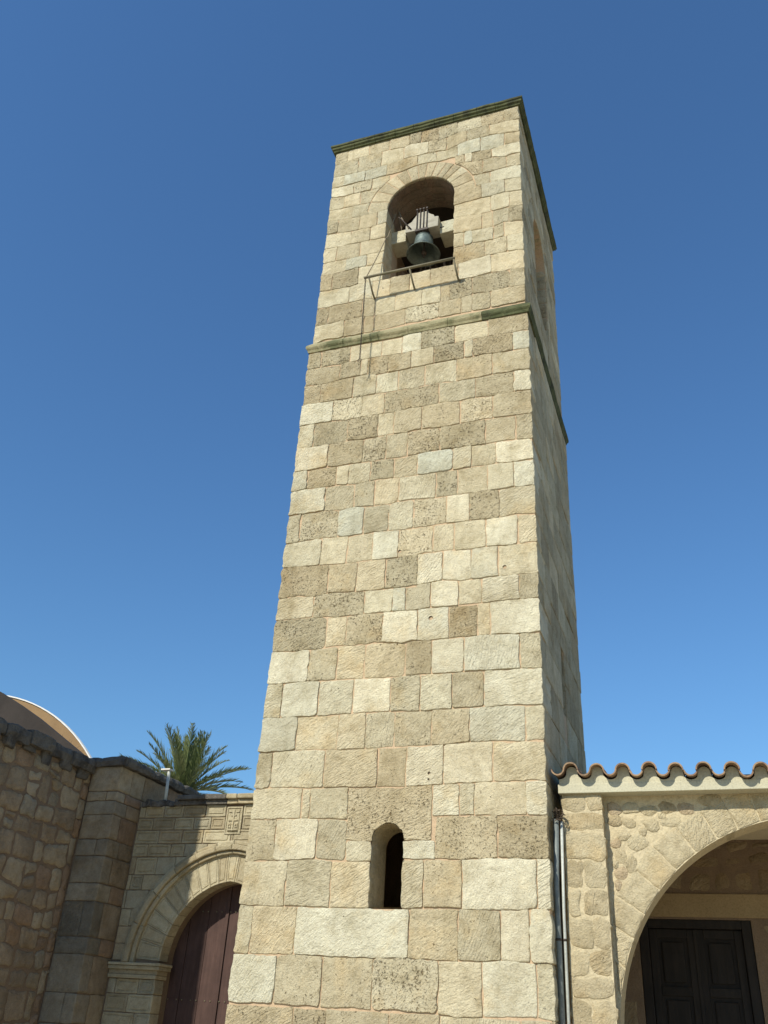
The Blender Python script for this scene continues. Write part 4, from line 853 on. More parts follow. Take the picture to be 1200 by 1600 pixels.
# curved gables of the two vaults
ga = [(-8.6, 3.0), (-8.62, 4.95), (-9.309, 5.47), (-9.826, 5.79), (-10.455, 6.18), (-11.0, 6.48), (-11.559, 6.765), (-12.3, 7.09), (-13.1, 7.36), (-14.0, 7.52), (-14.9, 7.36), (-15.7, 7.09), (-16.5, 6.7), (-17.5, 6.1), (-18.6, 5.3), (-19.2, 3.0)]
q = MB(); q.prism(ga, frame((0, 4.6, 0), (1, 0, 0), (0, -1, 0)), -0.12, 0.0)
gg = q.build('shade_dark_gable', M_DOME, church)
q = MB(); q.box((-16.9, -0.6, GZ), (XA - 0.8, 9.0, 3.9)); q.build('nave_wall', M_MORTAR2, church)
GF = frame((0, 9.0, 0), (1, 0, 0), (0, -1, 0))
gc, gr = (-16.584, 2.985), 5.5
arc = [(gc[0] + gr * math.cos(math.radians(a)), gc[1] + gr * math.sin(math.radians(a))) for a in range(0, 181, 3)]
q = MB(); q.prism(arc, GF, -0.10, 0.0); q.build('vault_gable', M_OCHRE, church)
arc2 = [(gc[0] + (gr + 0.03) * math.cos(math.radians(a)), gc[1] + (gr + 0.03) * math.sin(math.radians(a))) for a in range(0, 181, 3)]
q = MB(); q.prism(arc2 + arc[::-1], GF, -0.06, 0.03); q.build('white_rim', M_WHITE, church)
q = MB(); q.box((-22.2, 9.0, GZ), (-11.0, 12.0, 2.98)); q.build('aisle_wall', M_MORTAR2, church)
# the tall west front, out of the picture to the left, whose shadow falls on the portal
front = empty('west_facade', 'tall stone church front whose shadow falls across the arched portal', 'church front')
q = MB(); q.box((-14.5, -1.05, GZ), (XA, -0.72, 9.05)); q.build('front_wall', M_MORTAR2, front)
q = MB(); q.box((-14.7, -1.12, 9.05), (XA + 0.10, -0.68, 9.40)); q.build('facade_cornice', M_COPE, front)
fm = MB()
for fr_, w_ in ((frame((-14.5, -1.05, 0), (1, 0, 0), (0, -1, 0)), 6.195), (frame((XA, -1.05, 0), (0, 1, 0), (1, 0, 0)), 0.33)):
    z_ = GZ; k = 0
    while z_ < 9.0:
        z2 = min(9.04, z_ + RG.uniform(0.30, 0.45)); u = 0.0
        while u < w_ - 0.01:
            u2 = min(w_, u + RG.uniform(0.35, 0.8)); u2 = w_ if w_ - u2 < 0.2 else u2
            stone(fm, rect(u, z_, u2, z2), fr_, ct(RG.choice('bcchbr')), proud=RG.uniform(0.012, 0.022), depth=0.0, gap=0.006, corner=0.015, rough=0.006, bev=0.008, step=0.15); u = u2
        z_ = z2
fm.build('facade_stones', MC, front, 'stuff')

# ------------------------------------------------------------------ portal wall with pointed arch
portal = empty('portal_wall', 'carved stone portal wall with pointed arch, hood mould and panelled blocks behind the tower', 'portal')
PF = frame((0, YP, 0), (1, 0, 0), (0, -1, 0)); AX, AZ = -5.80, 2.06
PX1 = -3.6
q = MB()
q.prism(rect(XB - 0.02, GZ, AX - 1.07, 4.44), PF, -0.42, -0.015); q.prism(rect(AX + 1.07, GZ, PX1, 4.44), PF, -0.42, -0.015)
ap = arch_pts(AX, AZ, 1.07, 0.155)
q.prism([(AX - 1.07, 4.44)] + ap[::-1] + [(AX + 1.07, 4.44)], PF, -0.42, -0.015)
q.build('mortar_wall', M_MORTAR2, portal)
PT = {'c': (0.42, 0.36, 0.235, 0.25), 'l': (0.47, 0.415, 0.28, 0.2), 't': (0.37, 0.31, 0.20, 0.35), 'g': (0.38, 0.345, 0.245, 0.25), 'r': (0.42, 0.345, 0.22, 0.2)}
def pt_(ch):
    c = PT[ch]; k = 1 + RG.uniform(-0.06, 0.06); return (c[0] * k, c[1] * k, c[2] * k, c[3])
pz = [4.442, 4.248, 4.047, 3.83, 3.625, 3.349, 3.115, 2.832, 2.577, 2.326, 2.09]
hoodR = 1.73
rows_ = [[-7.70, -7.587, -7.224, -6.843, -6.421, -6.042, -5.724, -5.35, -4.95, -4.5, -4.1, PX1],
         [-7.70, -7.398, -6.981, -6.618, -6.295, -6.033, -5.717, -5.45, -5.0, -4.6, -4.2, PX1],
         [-7.70, -7.244, -6.798, -6.406, -5.897, -5.45, -5.1, -4.7, -4.25, PX1],
         [-7.70, -7.411, -6.977, -6.722, -6.3, -5.8, -5.3, -4.85, -4.3, PX1],
         [-7.70, -7.596, -7.197, -6.85, -6.4, -5.9, -5.2, -4.7, -4.2, PX1],
         [-7.70, -7.629, -7.407, -7.0, -6.6, -6.2, -5.0, -4.5, -4.1, PX1],
         [-7.72, -7.666, -7.25, -6.9, -4.6, -4.2, PX1], [-7.71, -7.52, -7.2, -4.4, -4.0, PX1], [-7.71, -7.45, -7.1, -4.3, PX1], [-7.71, -7.40, -7.1, -4.2, PX1]]
def pclip(out):
    cu = AX; R_ = hoodR
    if all(math.hypot(u - cu, v - AZ) < R_ + 0.02 for u, v in out): return False
    return clip_circle(cu, AZ, R_) if min(math.hypot(u - cu, v - AZ) for u, v in densify(out, 0.05)) < R_ else None
for k, xs in enumerate(rows_):
    z1, z0 = pz[k], pz[k + 1]
    for i in range(len(xs) - 1):
        if k < 2 and abs(xs[i] + 6.033) < 0.02: continue           # carved plaque sits here
        if k == 2 and False: continue
        out = rect(xs[i], z0, xs[i + 1], z1)
        cl = pclip(out)
        if cl is False: continue
        mb = MB(); wide = xs[i + 1] - xs[i] > 0.2 and cl is None
        ok = stone(mb, out, PF, pt_(RG.choice('cltgcr' if xs[i] < -6.5 else 'lclt')), proud=RG.uniform(0, 0.008), depth=0.04, gap=0.006, corner=0.008, rough=0.004, step=0.07, clip=cl,
                   groove=(0.030, 0.018, 0.012) if wide else None, bev=0.006, pillow=0)
        if ok: mb.build('panelled_block', MP, portal)
# carved plaque with a cross
q = MB(); stone(q, rect(-6.025, 3.965, -5.727, 4.405), PF, pt_('l'), proud=0.018, depth=0.05, gap=0.003, corner=0.006, rough=0.002, groove=(0.022, 0.02, 0.016), bev=0.005)
pq = q.build('carved_plaque', MP, portal)
q = MB()
cxp = -5.876
def bar(u0, v0, u1, v1): q.bevbox((u0, YP - 0.034, v0), (u1, YP - 0.01, v1), 0.004, 0.001, col=pt_('l'))
bar(cxp - 0.012, 4.02, cxp + 0.012, 4.35); bar(cxp - 0.085, 4.175, cxp + 0.085, 4.197); bar(cxp - 0.05, 4.255, cxp + 0.05, 4.272); bar(cxp - 0.09, 4.025, cxp + 0.09, 4.042)
for a, b in ((-0.085, -0.035), (0.035, 0.085)):
    for z_ in (4.07, 4.115): bar(cxp + a, z_, cxp + b, z_ + 0.014)
    bar(cxp + a, 4.065, cxp + a + 0.012, 4.135); bar(cxp + b - 0.012, 4.065, cxp + b, 4.135)
bar(cxp - 0.095, 4.31, cxp - 0.04, 4.324); bar(cxp + 0.04, 4.31, cxp + 0.095, 4.324)
q.build('carved_cross', MP, pq)
# hood mould: three steps following the pointed arch
def arc_band(a0, e0, a1, e1, n0, n1, cuts, name, mat):
    for i in range(len(cuts) - 1):
        t0, t1 = math.radians(cuts[i]), math.radians(cuts[i + 1]); m_ = max(3, int(abs(t1 - t0) * a1 / 0.08))
        def P2(a, e, t):
            ca, sa = math.cos(t), math.sin(t); c0 = -e if ca >= 0 else e; R_ = a + e
            tt = (2 * c0 * ca + math.sqrt(4 * c0 * c0 * ca * ca - 4 * (c0 * c0 - R_ * R_))) / 2
            return AX + tt * ca, AZ + tt * sa
        ou = [P2(a1, e1, t0 + (t1 - t0) * k / m_) for k in range(m_ + 1)]; inn = [P2(a0, e0, t0 + (t1 - t0) * k / m_) for k in range(m_ + 1)]
        mb = MB(); out = ou + inn[::-1]
        stone(mb, out, PF, pt_('c' if i % 3 else 'l'), proud=n1, depth=0.05, gap=0.002, corner=0, rough=0.003, step=0.1, bev=0.014, pillow=0)
        mb.build(name, mat, portal)
hc = [0, 16, 33, 50, 66, 80, 90, 100, 112, 126, 142, 160, 180]
arc_band(1.66, 0.085, 1.735, 0.08, 0, 0.035, hc, 'hood_mould_stone', MP)
arc_band(1.56, 0.10, 1.662, 0.085, 0, 0.105, hc, 'hood_mould_stone', MP)
arc_band(1.485, 0.125, 1.562, 0.10, 0, 0.055, hc, 'hood_mould_stone', MP)
# voussoirs with incised frames
va = [2, 10, 19, 28, 38, 48, 58, 68, 77, 86.2, 93.2, 99.5, 107, 114.5, 123, 131.5, 140, 149, 158, 167, 178]
def ring_p():
    def P2(a, e, t):
        ca, sa = math.cos(t), math.sin(t); c0 = -e if ca >= 0 else e; R_ = a + e
        tt = (2 * c0 * ca + math.sqrt(4 * c0 * c0 * ca * ca - 4 * (c0 * c0 - R_ * R_))) / 2
        return AX + tt * ca, AZ + tt * sa
    for i in range(len(va) - 1):
        t0, t1 = math.radians(va[i]), math.radians(va[i + 1])
        i0, i1 = P2(1.05, 0.155, t0), P2(1.05, 0.155, t1); im = P2(1.05, 0.155, (t0 + t1) / 2)
        o0, o1 = P2(1.49, 0.125, t0), P2(1.49, 0.125, t1); om = P2(1.49, 0.125, (t0 + t1) / 2)
        mb = MB(); stone(mb, [i0, o0, om, o1, i1, im], PF, pt_(RG.choice('lcl')), proud=0.0, depth=0.24, gap=0.003, corner=0, rough=0.002, step=0.09, groove=(0.028, 0.014, 0.010), bev=0.005)
        mb.build('voussoir', MP, portal)
ring_p()
# impost and jamb
q = MB()
def step_block(x0, x1, z0, z1, n, name, col='c'):
    mb = MB(); mb.bevbox((x0, YP - n, z0), (x1, YP + 0.24 + min(n, 0.05), z1), 0.01, 0.002, col=pt_(col)); mb.build(name, MP, portal)
for sx in (-1, 1):
    a, b = (XB + 0.01, AX - 1.05) if sx < 0 else (AX + 1.05, PX1)
    i0, i1 = (a, b + 0.06) if sx < 0 else (a - 0.06, b)
    step_block(i0, i1 + 0.02 * (sx < 0), 2.02, 2.06, 0.10, 'impost_stone', 'l'); step_block(i0, i1, 1.965, 2.018, 0.075, 'impost_stone'); step_block(a + 0.0, b + 0.02 * (sx < 0), 1.90, 1.963, 0.03, 'impost_stone', 't'); step_block(a, b + (0.01 if sx < 0 else 0), 1.845, 1.898, 0.045, 'impost_stone', 'c')
    zz = [1.84, 1.633, 1.383, 1.12, 0.86, 0.6, 0.33, 0.05, GZ]
    for k in range(len(zz) - 1):
        cuts = ([-7.70, -7.558, -7.148, b], [-7.70, -7.298, b], [-7.70, -7.137, b])[k % 3] if sx < 0 else [a, a + 0.5, PX1]
        for i in range(len(cuts) - 1):
            mb = MB(); last = (sx < 0 and i == len(cuts) - 2) or (sx > 0 and i == 0)
            stone(mb, rect(cuts[i], zz[k + 1], cuts[i + 1], zz[k]), PF, pt_(RG.choice('cgltr')), proud=RG.uniform(0, 0.006), depth=0.24 if last else 0.04, gap=0.005, corner=0.01, rough=0.004, step=0.08, groove=(0.028, 0.016, 0.010) if cuts[i + 1] - cuts[i] > 0.2 else None, bev=0.006)
            mb.build('panelled_block', MP, portal)
# moulded coping on the portal wall, ragged at its left end
for i, (x0, x1) in enumerate(((-6.95, -6.42), (-6.42, -6.02), (-6.02, -5.82), (-5.82, -5.3), (-5.3, -4.8), (-4.8, -4.2), (-4.2, PX1))):
    mb = MB(); mb.bevbox((x0 + 0.003, YP - 0.055, 4.445), (x1 - 0.003, YP + 0.4, 4.515), 0.012, 0.005, col=pt_('c'))
    mb.bevbox((x0 + 0.003, YP - 0.115, 4.517), (x1 - 0.003, YP + 0.42, 4.60), 0.02, 0.006, col=pt_('c')); mb.build('portal_coping_stone', M_COPE if i < 2 else MP, portal)
for i in range(16):
    x = -7.66 + i * 0.045; q = MB(); q.bevbox((x, YP - RG.uniform(0.0, 0.06), 4.43), (x + RG.uniform(0.06, 0.13), YP + 0.3, 4.46 + RG.uniform(0.02, 0.10)), 0.02, 0.02); q.build('rubble_lump', M_COPE, portal)
# plank door
pd = empty('door', None, None); pd.parent = portal
del_ = [AX - 1.2, -6.66, -6.325, -5.993, -5.66, -5.33, -5.0, AX + 1.2]
for i in range(len(del_) - 1):
    q = MB(); q.bevbox((del_[i] + 0.004, 4.93 + (i % 2) * 0.004, GZ + 0.05), (del_[i + 1] - 0.004, 4.98, 3.35), 0.005, 0.0); q.build('plank', M_DOOR, pd)
q = MB(); q.box((-6.02, 4.905, GZ + 0.05), (-5.965, 4.93, 3.35)); q.build('cover_strip', M_DOOR, pd)
q = MB()
for z_ in (1.60, 2.86, 0.5):
    for k in range(18):
        x = AX - 1.05 + k * 0.125 + (0.03 if k % 2 else 0); q.lathe([(0.0, -0.0), (0.011, 0.0), (0.0, 0.0)], (x, 4.925, z_), 6)
        q.bevbox((x - 0.009, 4.918, z_ - 0.009), (x + 0.009, 4.932, z_ + 0.009), 0.004)
q.build('door_studs', M_IRON, pd)
bk = MB(); bk.box((AX - 1.25, 4.98, GZ), (AX + 1.25, 5.03, 3.4)); bk.build('door_backing', M_DARKW, pd)
# white post standing on the wall head
post = empty('white_post', 'thin pale metal post with a flat cap standing on the portal wall head', 'post')
q = MB(); q.tube([(-7.27, YP + 0.05, 4.44), (-7.30, YP + 0.05, 5.06)], 0.026, 12); q.build('post_shaft', M_PIPEW, post)
q = MB(); q.bevbox((-7.44, YP + 0.0, 5.055), (-7.26, YP + 0.12, 5.08), 0.006); q.build('cap_plate', M_WHITE, post)
# dry weed on the coping in front of the sky
q = MB()
for k in range(26):
    a = RG.uniform(-0.9, 0.9); b = RG.uniform(-0.4, 0.4); L = RG.uniform(0.25, 0.55)
    p0 = V((-11.35, 6.6, 5.9)); p1 = p0 + V((math.sin(a) * L * 0.5, b * L * 0.5, math.cos(a) * L * 0.55)); p2 = p1 + V((math.sin(a * 1.5) * L * 0.5, b * L, math.cos(a * 1.3) * L * 0.45))
    q.tube([p0, p1, p2], [0.006, 0.004, 0.002], 3, False)
tag(q.build('dry_weed', M_DRY), 'wispy bare weed growing on the roof beside the white rimmed gable', 'weed')

# ------------------------------------------------------------------ arcade on the right
arc_ = empty('arcade', 'rubble stone arcade with a wide round arch and clay tile roof beside the tower', 'arcade')
YW, YQ, YI = 0.38, 0.25, 2.6
AC, ACZ, AR, AR2 = 2.385, 1.39, 1.875, 2.175
AF = frame((0, YW, 0), (1, 0, 0), (0, -1, 0)); QF = frame((0, YQ, 0), (1, 0, 0), (0, -1, 0)); IF = frame((0, YI, 0), (1, 0, 0), (0, -1, 0))
q = MB()
xr0, xr1 = AC - AR, AC + AR
ap = arch_pts(AC, ACZ, AR, 0, 30)
q.prism(rect(0.12, GZ, xr0, 3.56), AF, -0.34, -0.004); q.prism(rect(xr1, GZ, xr1 + 0.5, 3.56), AF, -0.34, -0.004)
q.prism([(xr0, 3.56)] + ap[::-1] + [(xr1, 3.56)], AF, -0.34, -0.004)
q.build('plastered_wall', M_MORTAR3, arc_)
def at_(ch):
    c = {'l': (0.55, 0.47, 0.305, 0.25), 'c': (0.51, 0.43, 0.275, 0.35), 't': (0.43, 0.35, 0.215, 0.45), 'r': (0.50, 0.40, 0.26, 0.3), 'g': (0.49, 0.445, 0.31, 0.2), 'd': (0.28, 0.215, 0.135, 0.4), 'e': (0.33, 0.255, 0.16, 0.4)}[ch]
    k = 1 + RG.uniform(-0.05, 0.05); return (c[0] * k, c[1] * k, c[2] * k, c[3])
# piers (left one against the tower, right one outside the picture)
for px0, px1 in ((0.108, 0.505), (xr1 + 0.0, xr1 + 0.42)):
    q = MB(); q.box((px0 + 0.006, YQ + 0.005, GZ), (px1 - 0.008, YW + 0.02, 3.60)); q.build('pier_core', M_MORTAR3, arc_)
    zz = [GZ, 0.1, 0.42, 0.75, 1.05, 1.35, 1.686, 1.857, 2.084, 2.355, 2.60, 2.854, 3.121, 3.30, 3.60]
    for k in range(len(zz) - 1):
        c = RG.choice([0.35, 0.45, 0.6, 0.0]) * (px1 - px0); xs = [px0, px0 + c, px1] if c > 0 and k not in (3, 6) else [px0, px1]
        for i in range(len(xs) - 1):
            mb = MB(); o_ = rect(xs[i], zz[k], xs[i + 1], zz[k + 1])
            o_ = [(u + (RG.uniform(-0.02, 0.02) if px0 + 0.01 < u < px1 - 0.01 else 0), v_ + RG.uniform(-0.012, 0.012)) for u, v_ in o_]
            stone(mb, o_, QF, at_(RG.choice('llcllc')), proud=RG.uniform(-0.003, 0.006), depth=0.03 if xs[i + 1] < px1 - 0.01 else 0.12, gap=0.005, corner=0.045, rough=0.016, bev=0.010, step=0.04); mb.build('pier_stone', MA, arc_)
for i, (a0, a1) in enumerate(zip([-2, 10, 17, 25, 32.5, 40, 47.5, 55.5, 63, 70, 77, 84, 90, 97, 104, 110.5, 117, 124.5, 132, 139.5, 147.5, 155, 163, 170], [10, 17, 25, 32.5, 40, 47.5, 55.5, 63, 70, 77, 84, 90, 97, 104, 110.5, 117, 124.5, 132, 139.5, 147.5, 155, 163, 170, 182])):
    t0, t1 = math.radians(a0), math.radians(a1)
    pr = [(AC + AR * math.cos(t0 + (t1 - t0) * k / 4), ACZ + AR * math.sin(t0 + (t1 - t0) * k / 4)) for k in range(5)]
    po = [(AC + AR2 * math.cos(t0 + (t1 - t0) * k / 4), ACZ + AR2 * math.sin(t0 + (t1 - t0) * k / 4)) for k in range(5)]
    po = [(min(max(u, 0.512), xr1 + 0.3), v_) for u, v_ in po]
    mb = MB()
    if stone(mb, po + pr[::-1], AF, at_(RG.choice('lllc')), proud=RG.uniform(0.002, 0.007), depth=0.3, gap=0.005, corner=0.012, rough=0.007, bev=0.008, step=0.05): mb.build('voussoir', MA, arc_)
# spandrel rubble, round stones set in cream pointing
sp = [(0.60, 3.24, .07, .05), (0.67, 3.10, .055, .045), (0.75, 3.22, .07, .045), (0.80, 3.04, .085, .06), (0.63, 2.92, .05, .06), (0.72, 2.84, .06, .07), (0.60, 3.03, .05, .04), (0.95, 3.20, .075, .05), (1.0, 3.08, .05, .06), (0.92, 2.98, .05, .05), (0.62, 2.76, .06, .05), (1.13, 3.22, .10, .045), (0.60, 3.36, .07, .05), (0.75, 3.36, .08, .05), (0.93, 3.34, .08, .05), (1.1, 3.36, .08, .05), (1.28, 3.35, .08, .05), (0.86, 3.14, .04, .035), (1.05, 3.28, .04, .03), (0.58, 2.66, .03, .04),
      (1.5, 3.42, .1, .05), (1.75, 3.45, .1, .04), (0.58, 2.84, .03, .03), (0.82, 2.93, .035, .03), (1.42, 3.34, .05, .03)]
for cx_, cz_, rx, rz_ in sp:
    if math.hypot(cx_ - AC, cz_ - ACZ) < AR2 + 0.03: continue
    rx *= 1.12; rz_ *= 1.2
    n = 11; s_ = RG.uniform(0, 9)
    out = [(cx_ + rx * (1 + 0.28 * noise.noise(V((math.cos(2 * PI * k / n) * 1.3 + s_, math.sin(2 * PI * k / n) * 1.3, s_)))) * math.cos(2 * PI * k / n), cz_ + rz_ * (1 + 0.28 * noise.noise(V((s_, math.cos(2 * PI * k / n) * 1.3, math.sin(2 * PI * k / n) * 1.3)))) * math.sin(2 * PI * k / n)) for k in range(n)]
    mb = MB(); stone(mb, out, AF, at_(RG.choice('cctrl')), proud=RG.uniform(0.001, 0.008), depth=0.03, gap=0, corner=0, rough=0.012, bev=0.010, step=0.03, pillow=0.005); mb.build('rubble_stone', MA, arc_)
# beam under the eaves, tiles
q = MB(); q.bevbox((0.085, 0.20, 3.475), (5.4, 0.44, 3.565), 0.006, 0); q.build('eaves_beam', M_BEAM, arc_)
q = MB(); q.box((0.10, 0.26, 3.632), (5.4, 3.1, 3.645)); ro = q.build('roof_deck', M_DARKW, arc_)
bmv = ro.data
for v_ in bmv.vertices: v_.co.z += max(0, (v_.co.y - 0.26)) * 0.07 - 0.02
pitch, sl = 0.2515, 0.07
def tile(cx_, convex, row, name):
    ri, ro_ = (0.060, 0.074); mb = MB(); vs = []; n = 12
    y0 = 0.095 + row * 0.36 + (0.0 if convex else 0.008) + RG.uniform(-0.014, 0.014); L = 0.44
    zc = (3.655 if convex else 3.668) - cx_ * 0.0 + row * 0.36 * sl
    tl = -0.030 * (cx_ - 1.0); rz_ = RG.uniform(-0.005, 0.007); tw = RG.uniform(-0.03, 0.03); cx_ += RG.uniform(-0.006, 0.006)
    for (yy, sc_) in ((0, 1.0), (L, 0.86)):
        for rr in (ri, ro_):
            for k in range(n + 1):
                a = PI * k / n if convex else PI + PI * (0.06 + 0.88 * k / n)
                vs.append((cx_ + rr * sc_ * math.cos(a) * (1.0 if convex else 0.93) + tw * yy, y0 + yy, zc + tl + rz_ + yy * sl + rr * sc_ * math.sin(a) + (0.012 if row and convex else 0)))
    m_ = n + 1; fs = []
    for k in range(n):
        fs.append((k, k + 1, m_ + k + 1, m_ + k)); fs.append((2 * m_ + k, 3 * m_ + k, 3 * m_ + k + 1, 2 * m_ + k + 1))
        fs.append((k, 2 * m_ + k, 2 * m_ + k + 1, k + 1)); fs.append((m_ + k, m_ + k + 1, 3 * m_ + k + 1, 3 * m_ + k))
    fs.append((0, m_, 3 * m_, 2 * m_)); fs.append((n, 2 * m_ + n, 3 * m_ + n, m_ + n))
    mb.add(vs, fs, smooth=False); mb.build(name, M_TILE, arc_)
bed = MB(); top_ = []
for i in range(0, 523):
    x = 0.10 + i * 0.01; k_ = (x - 0.229) / pitch; dx = (k_ - round(k_)) * pitch; dp = (k_ - 0.5 - round(k_ - 0.5)) * pitch
    tl = -0.030 * (x - 1.0)
    z_ = 3.655 + math.sqrt(max(0, 0.058 ** 2 - dx * dx)) if abs(dx) < 0.058 else 3.668 - math.sqrt(max(0, 0.078 ** 2 - dp * dp))
    top_.append((x, z_ + tl - 0.002))
bed.prism([(0.10, 3.56)] + [(top_[-1][0], 3.56)] + top_[::-1], frame((0, 0, 0), (1, 0, 0), (0, -1, 0)), -0.40, -0.206)
bed.build('tile_bedding', M_BEAM, arc_)
for row in range(4):
    for k in range(20):
        tile(0.229 + pitch * k, True, row, 'cover_tile'); tile(0.229 - pitch / 2 + pitch * k, False, row, 'pan_tile')
# vestibule behind: ceiling, back wall, floor step
q = MB(); q.box((0.0 + 0.02, YW + 0.34, 3.47), (5.4, YI + 0.3, 3.6)); q.build('ceiling', M_CREAM, arc_)
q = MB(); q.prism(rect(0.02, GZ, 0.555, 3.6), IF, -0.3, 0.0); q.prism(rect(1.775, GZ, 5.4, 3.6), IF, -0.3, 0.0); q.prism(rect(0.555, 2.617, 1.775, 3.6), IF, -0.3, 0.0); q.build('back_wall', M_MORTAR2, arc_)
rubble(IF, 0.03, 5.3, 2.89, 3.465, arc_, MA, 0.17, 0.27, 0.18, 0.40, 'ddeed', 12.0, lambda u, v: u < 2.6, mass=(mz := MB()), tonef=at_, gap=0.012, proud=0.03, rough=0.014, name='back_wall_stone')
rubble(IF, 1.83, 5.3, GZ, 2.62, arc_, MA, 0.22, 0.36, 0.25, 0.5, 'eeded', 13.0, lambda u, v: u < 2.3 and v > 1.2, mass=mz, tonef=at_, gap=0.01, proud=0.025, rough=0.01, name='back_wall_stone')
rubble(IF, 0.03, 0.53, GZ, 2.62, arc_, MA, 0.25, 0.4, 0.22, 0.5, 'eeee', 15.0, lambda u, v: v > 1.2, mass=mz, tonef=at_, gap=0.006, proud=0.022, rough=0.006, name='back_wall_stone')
mz.build('back_wall_rubble', MA, arc_, 'stuff')
q = MB(); q.bevbox((0.04, YI - 0.022, 2.64), (4.4, YI + 0.1, 2.885), 0.008, 0.002); q.build('lintel_band', M_LINTEL, arc_)
q = MB(); q.box((0.03, YW + 0.34, 3.44), (0.16, YI, 3.47)); q.build('ceiling_trim', M_CREAM, arc_)
q = MB(); q.box((0.03, YW - 0.0, GZ - 0.02), (5.4, YI + 0.2, GZ + 0.1)); q.build('floor', M_GROUND, arc_)
q = MB(); q.box((0.50, YI + 0.165, GZ), (1.83, YI + 0.22, 2.66)); q.build('door_backing', M_DARKW, arc_)
# dark double door with panels
dd = empty('double_door', None, None); dd.parent = arc_
def fr_box(a, b, nm, w=0.006): mb = MB(); mb.bevbox(a, b, w); return mb.build(nm, M_DARKW, dd)
fr_box((0.56, YI + 0.02, GZ + 0.1), (0.66, YI + 0.16, 2.615), 'door_frame'); fr_box((1.67, YI + 0.02, GZ + 0.1), (1.77, YI + 0.16, 2.615), 'door_frame'); fr_box((0.662, YI + 0.02, 2.525), (1.668, YI + 0.16, 2.615), 'door_frame')
for x0, x1 in ((0.665, 1.160), (1.168, 1.665)):
    fr_box((x0, YI + 0.11, GZ + 0.12), (x1, YI + 0.14, 2.52), 'door_leaf')
    for a in (x0, x1 - 0.085): fr_box((a, YI + 0.085, GZ + 0.12), (a + 0.085, YI + 0.112, 2.52), 'stile')
    for z_ in (GZ + 0.12, 0.55, 1.22, 1.85, 2.43): fr_box((x0 + 0.087, YI + 0.085, z_), (x1 - 0.087, YI + 0.112, z_ + 0.09), 'rail')
    for z0, z1 in ((0.64, 1.22), (1.31, 1.85), (1.94, 2.43), (GZ + 0.21, 0.55)):
        mb = MB(); mb.bevbox((x0 + 0.125, YI + 0.092, z0 + 0.04), (x1 - 0.125, YI + 0.112, z1 - 0.04), 0.014); mb.build('panel', M_DARKW, dd)
fr_box((1.145, YI + 0.07, GZ + 0.12), (1.183, YI + 0.10, 2.52), 'meeting_strip')

# downpipes in the gap between tower and pier
for nm, mat_, pts, r, lab in (('downpipe', M_PIPE, [(0.060, 0.16, 3.22), (0.034, 0.17, 2.6), (0.036, 0.17, GZ)], 0.026, 'thicker grey-green pipe running down the corner of the tower'),
                              ('downpipe', M_PIPEW, [(0.106, 0.19, 3.20), (0.090, 0.19, 2.4), (0.084, 0.19, GZ)], 0.014, 'thinner white pipe between the grey pipe and the arcade pier')):
    root = empty(nm, lab, 'pipe', 'pipes in the corner between tower and arcade')
    q = MB(); q.tube(pts, r, 14); q.build('pipe_shaft', mat_, root)
    for z_ in (2.15, 1.2, 0.3):
        q = MB(); x = pts[1][0] + (pts[2][0] - pts[1][0]) * 0.3; q.tube([(x, pts[1][1], z_ - 0.01), (x, pts[1][1], z_ + 0.01)], r + 0.004, 14); q.build('clip', M_DARKI, root)
# dark wad of leaves where the pipes vanish
q = MB()
for k in range(60):
    p = V((RG.uniform(0.03, 0.13), RG.uniform(0.10, 0.22), RG.uniform(3.20, 3.31))); d = V((RG.uniform(-1, 1), RG.uniform(-1, 1), RG.uniform(-1, 1))).normalized() * 0.03; e = V((RG.uniform(-1, 1), RG.uniform(-1, 1), RG.uniform(-1, 1))).normalized() * 0.012
    q.add([p - d, p + e, p + d, p - e], [(0, 1, 2, 3)], rnd=RG.random())
tag(q.build('weed_tuft', M_DRY), 'small dark weed tuft above the pipes beside the tower corner', 'weed')

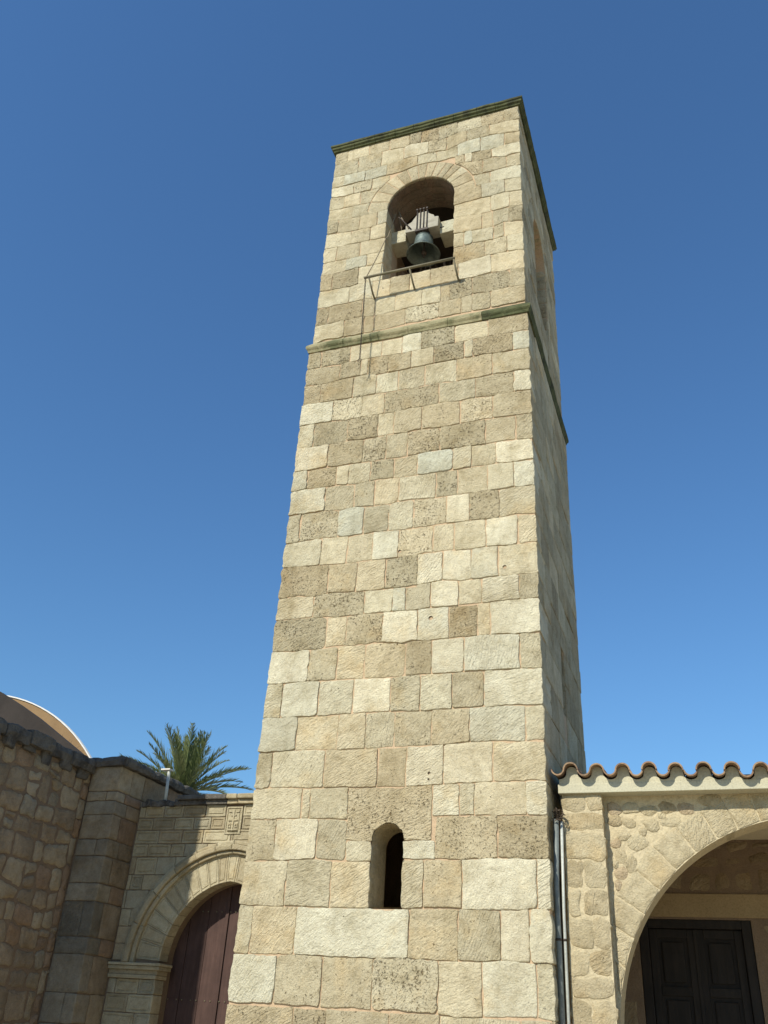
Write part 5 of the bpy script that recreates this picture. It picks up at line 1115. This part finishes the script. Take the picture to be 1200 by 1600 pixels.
# ------------------------------------------------------------------ palm behind the portal wall
palm = empty('palm_tree', 'date palm whose feathery crown rises behind the portal wall coping', 'palm')
pc = V((-14.2, 16.0, 7.55))
q = MB(); q.tube([(pc.x, pc.y, GZ), (pc.x + 0.1, pc.y, 3), (pc.x, pc.y, 6.4), (pc.x, pc.y, 7.5)], [0.34, 0.27, 0.27, 0.34], 18); q.build('trunk', M_TRUNK, palm)
R2 = random.Random(21)
def frond(az_, elv, L, droop):
    q = MB(); n = 26; pts = []
    d = V((math.cos(az_), math.sin(az_), 0)); p = pc + d * 0.12; ang = elv; st = L / n
    for k in range(n + 1):
        pts.append(p.copy()); ang -= droop / n * (0.4 + 1.2 * k / n); p = p + (d * math.cos(ang) + V((0, 0, math.sin(ang)))) * st
    q.tube(pts, [0.028 * (1 - 0.85 * k / n) for k in range(n + 1)], 4, False, rnd=0.9)
    side = V((-d.y, d.x, 0))
    for k in range(3, n + 1):
        f = k / n; tang = (pts[k] - pts[k - 1]).normalized(); upv = side.cross(tang).normalized() * (1 if True else -1)
        if upv.z < 0: upv = -upv
        ll = 0.40 * math.sin(PI * (0.12 + 0.84 * f)) ** 0.7 + 0.05
        for sub in (0, 0.5):
            for s_ in (-1, 1):
                b = pts[k - 1].lerp(pts[k], sub) ; dirv = (tang * R2.uniform(0.75, 1.0) + side * s_ * R2.uniform(0.3, 0.55) + upv * R2.uniform(0.1, 0.45)).normalized()
                tip = b + dirv * ll * R2.uniform(0.75, 1.15) + V((R2.uniform(-0.03, 0.03), R2.uniform(-0.03, 0.03), R2.uniform(-0.09, 0.0))); mid = b.lerp(tip, 0.45); wv = (tang.cross(dirv).cross(dirv)).normalized() * 0.014
                q.add([b - wv * 0.6, b + wv * 0.6, mid + wv, tip, mid - wv], [(0, 1, 2, 3, 4)], rnd=R2.random())
    q.build('frond', M_LEAF, palm)
for k in range(50):
    a = k * 2.39996; t_ = k / 49
    elv = math.radians(88 - 82 * t_ ** 1.1 + R2.uniform(-6, 6)); frond(a + R2.uniform(-0.2, 0.2), elv, R2.uniform(1.65, 2.15) + 0.15 * t_, math.radians(R2.uniform(6, 22) + 16 * t_))
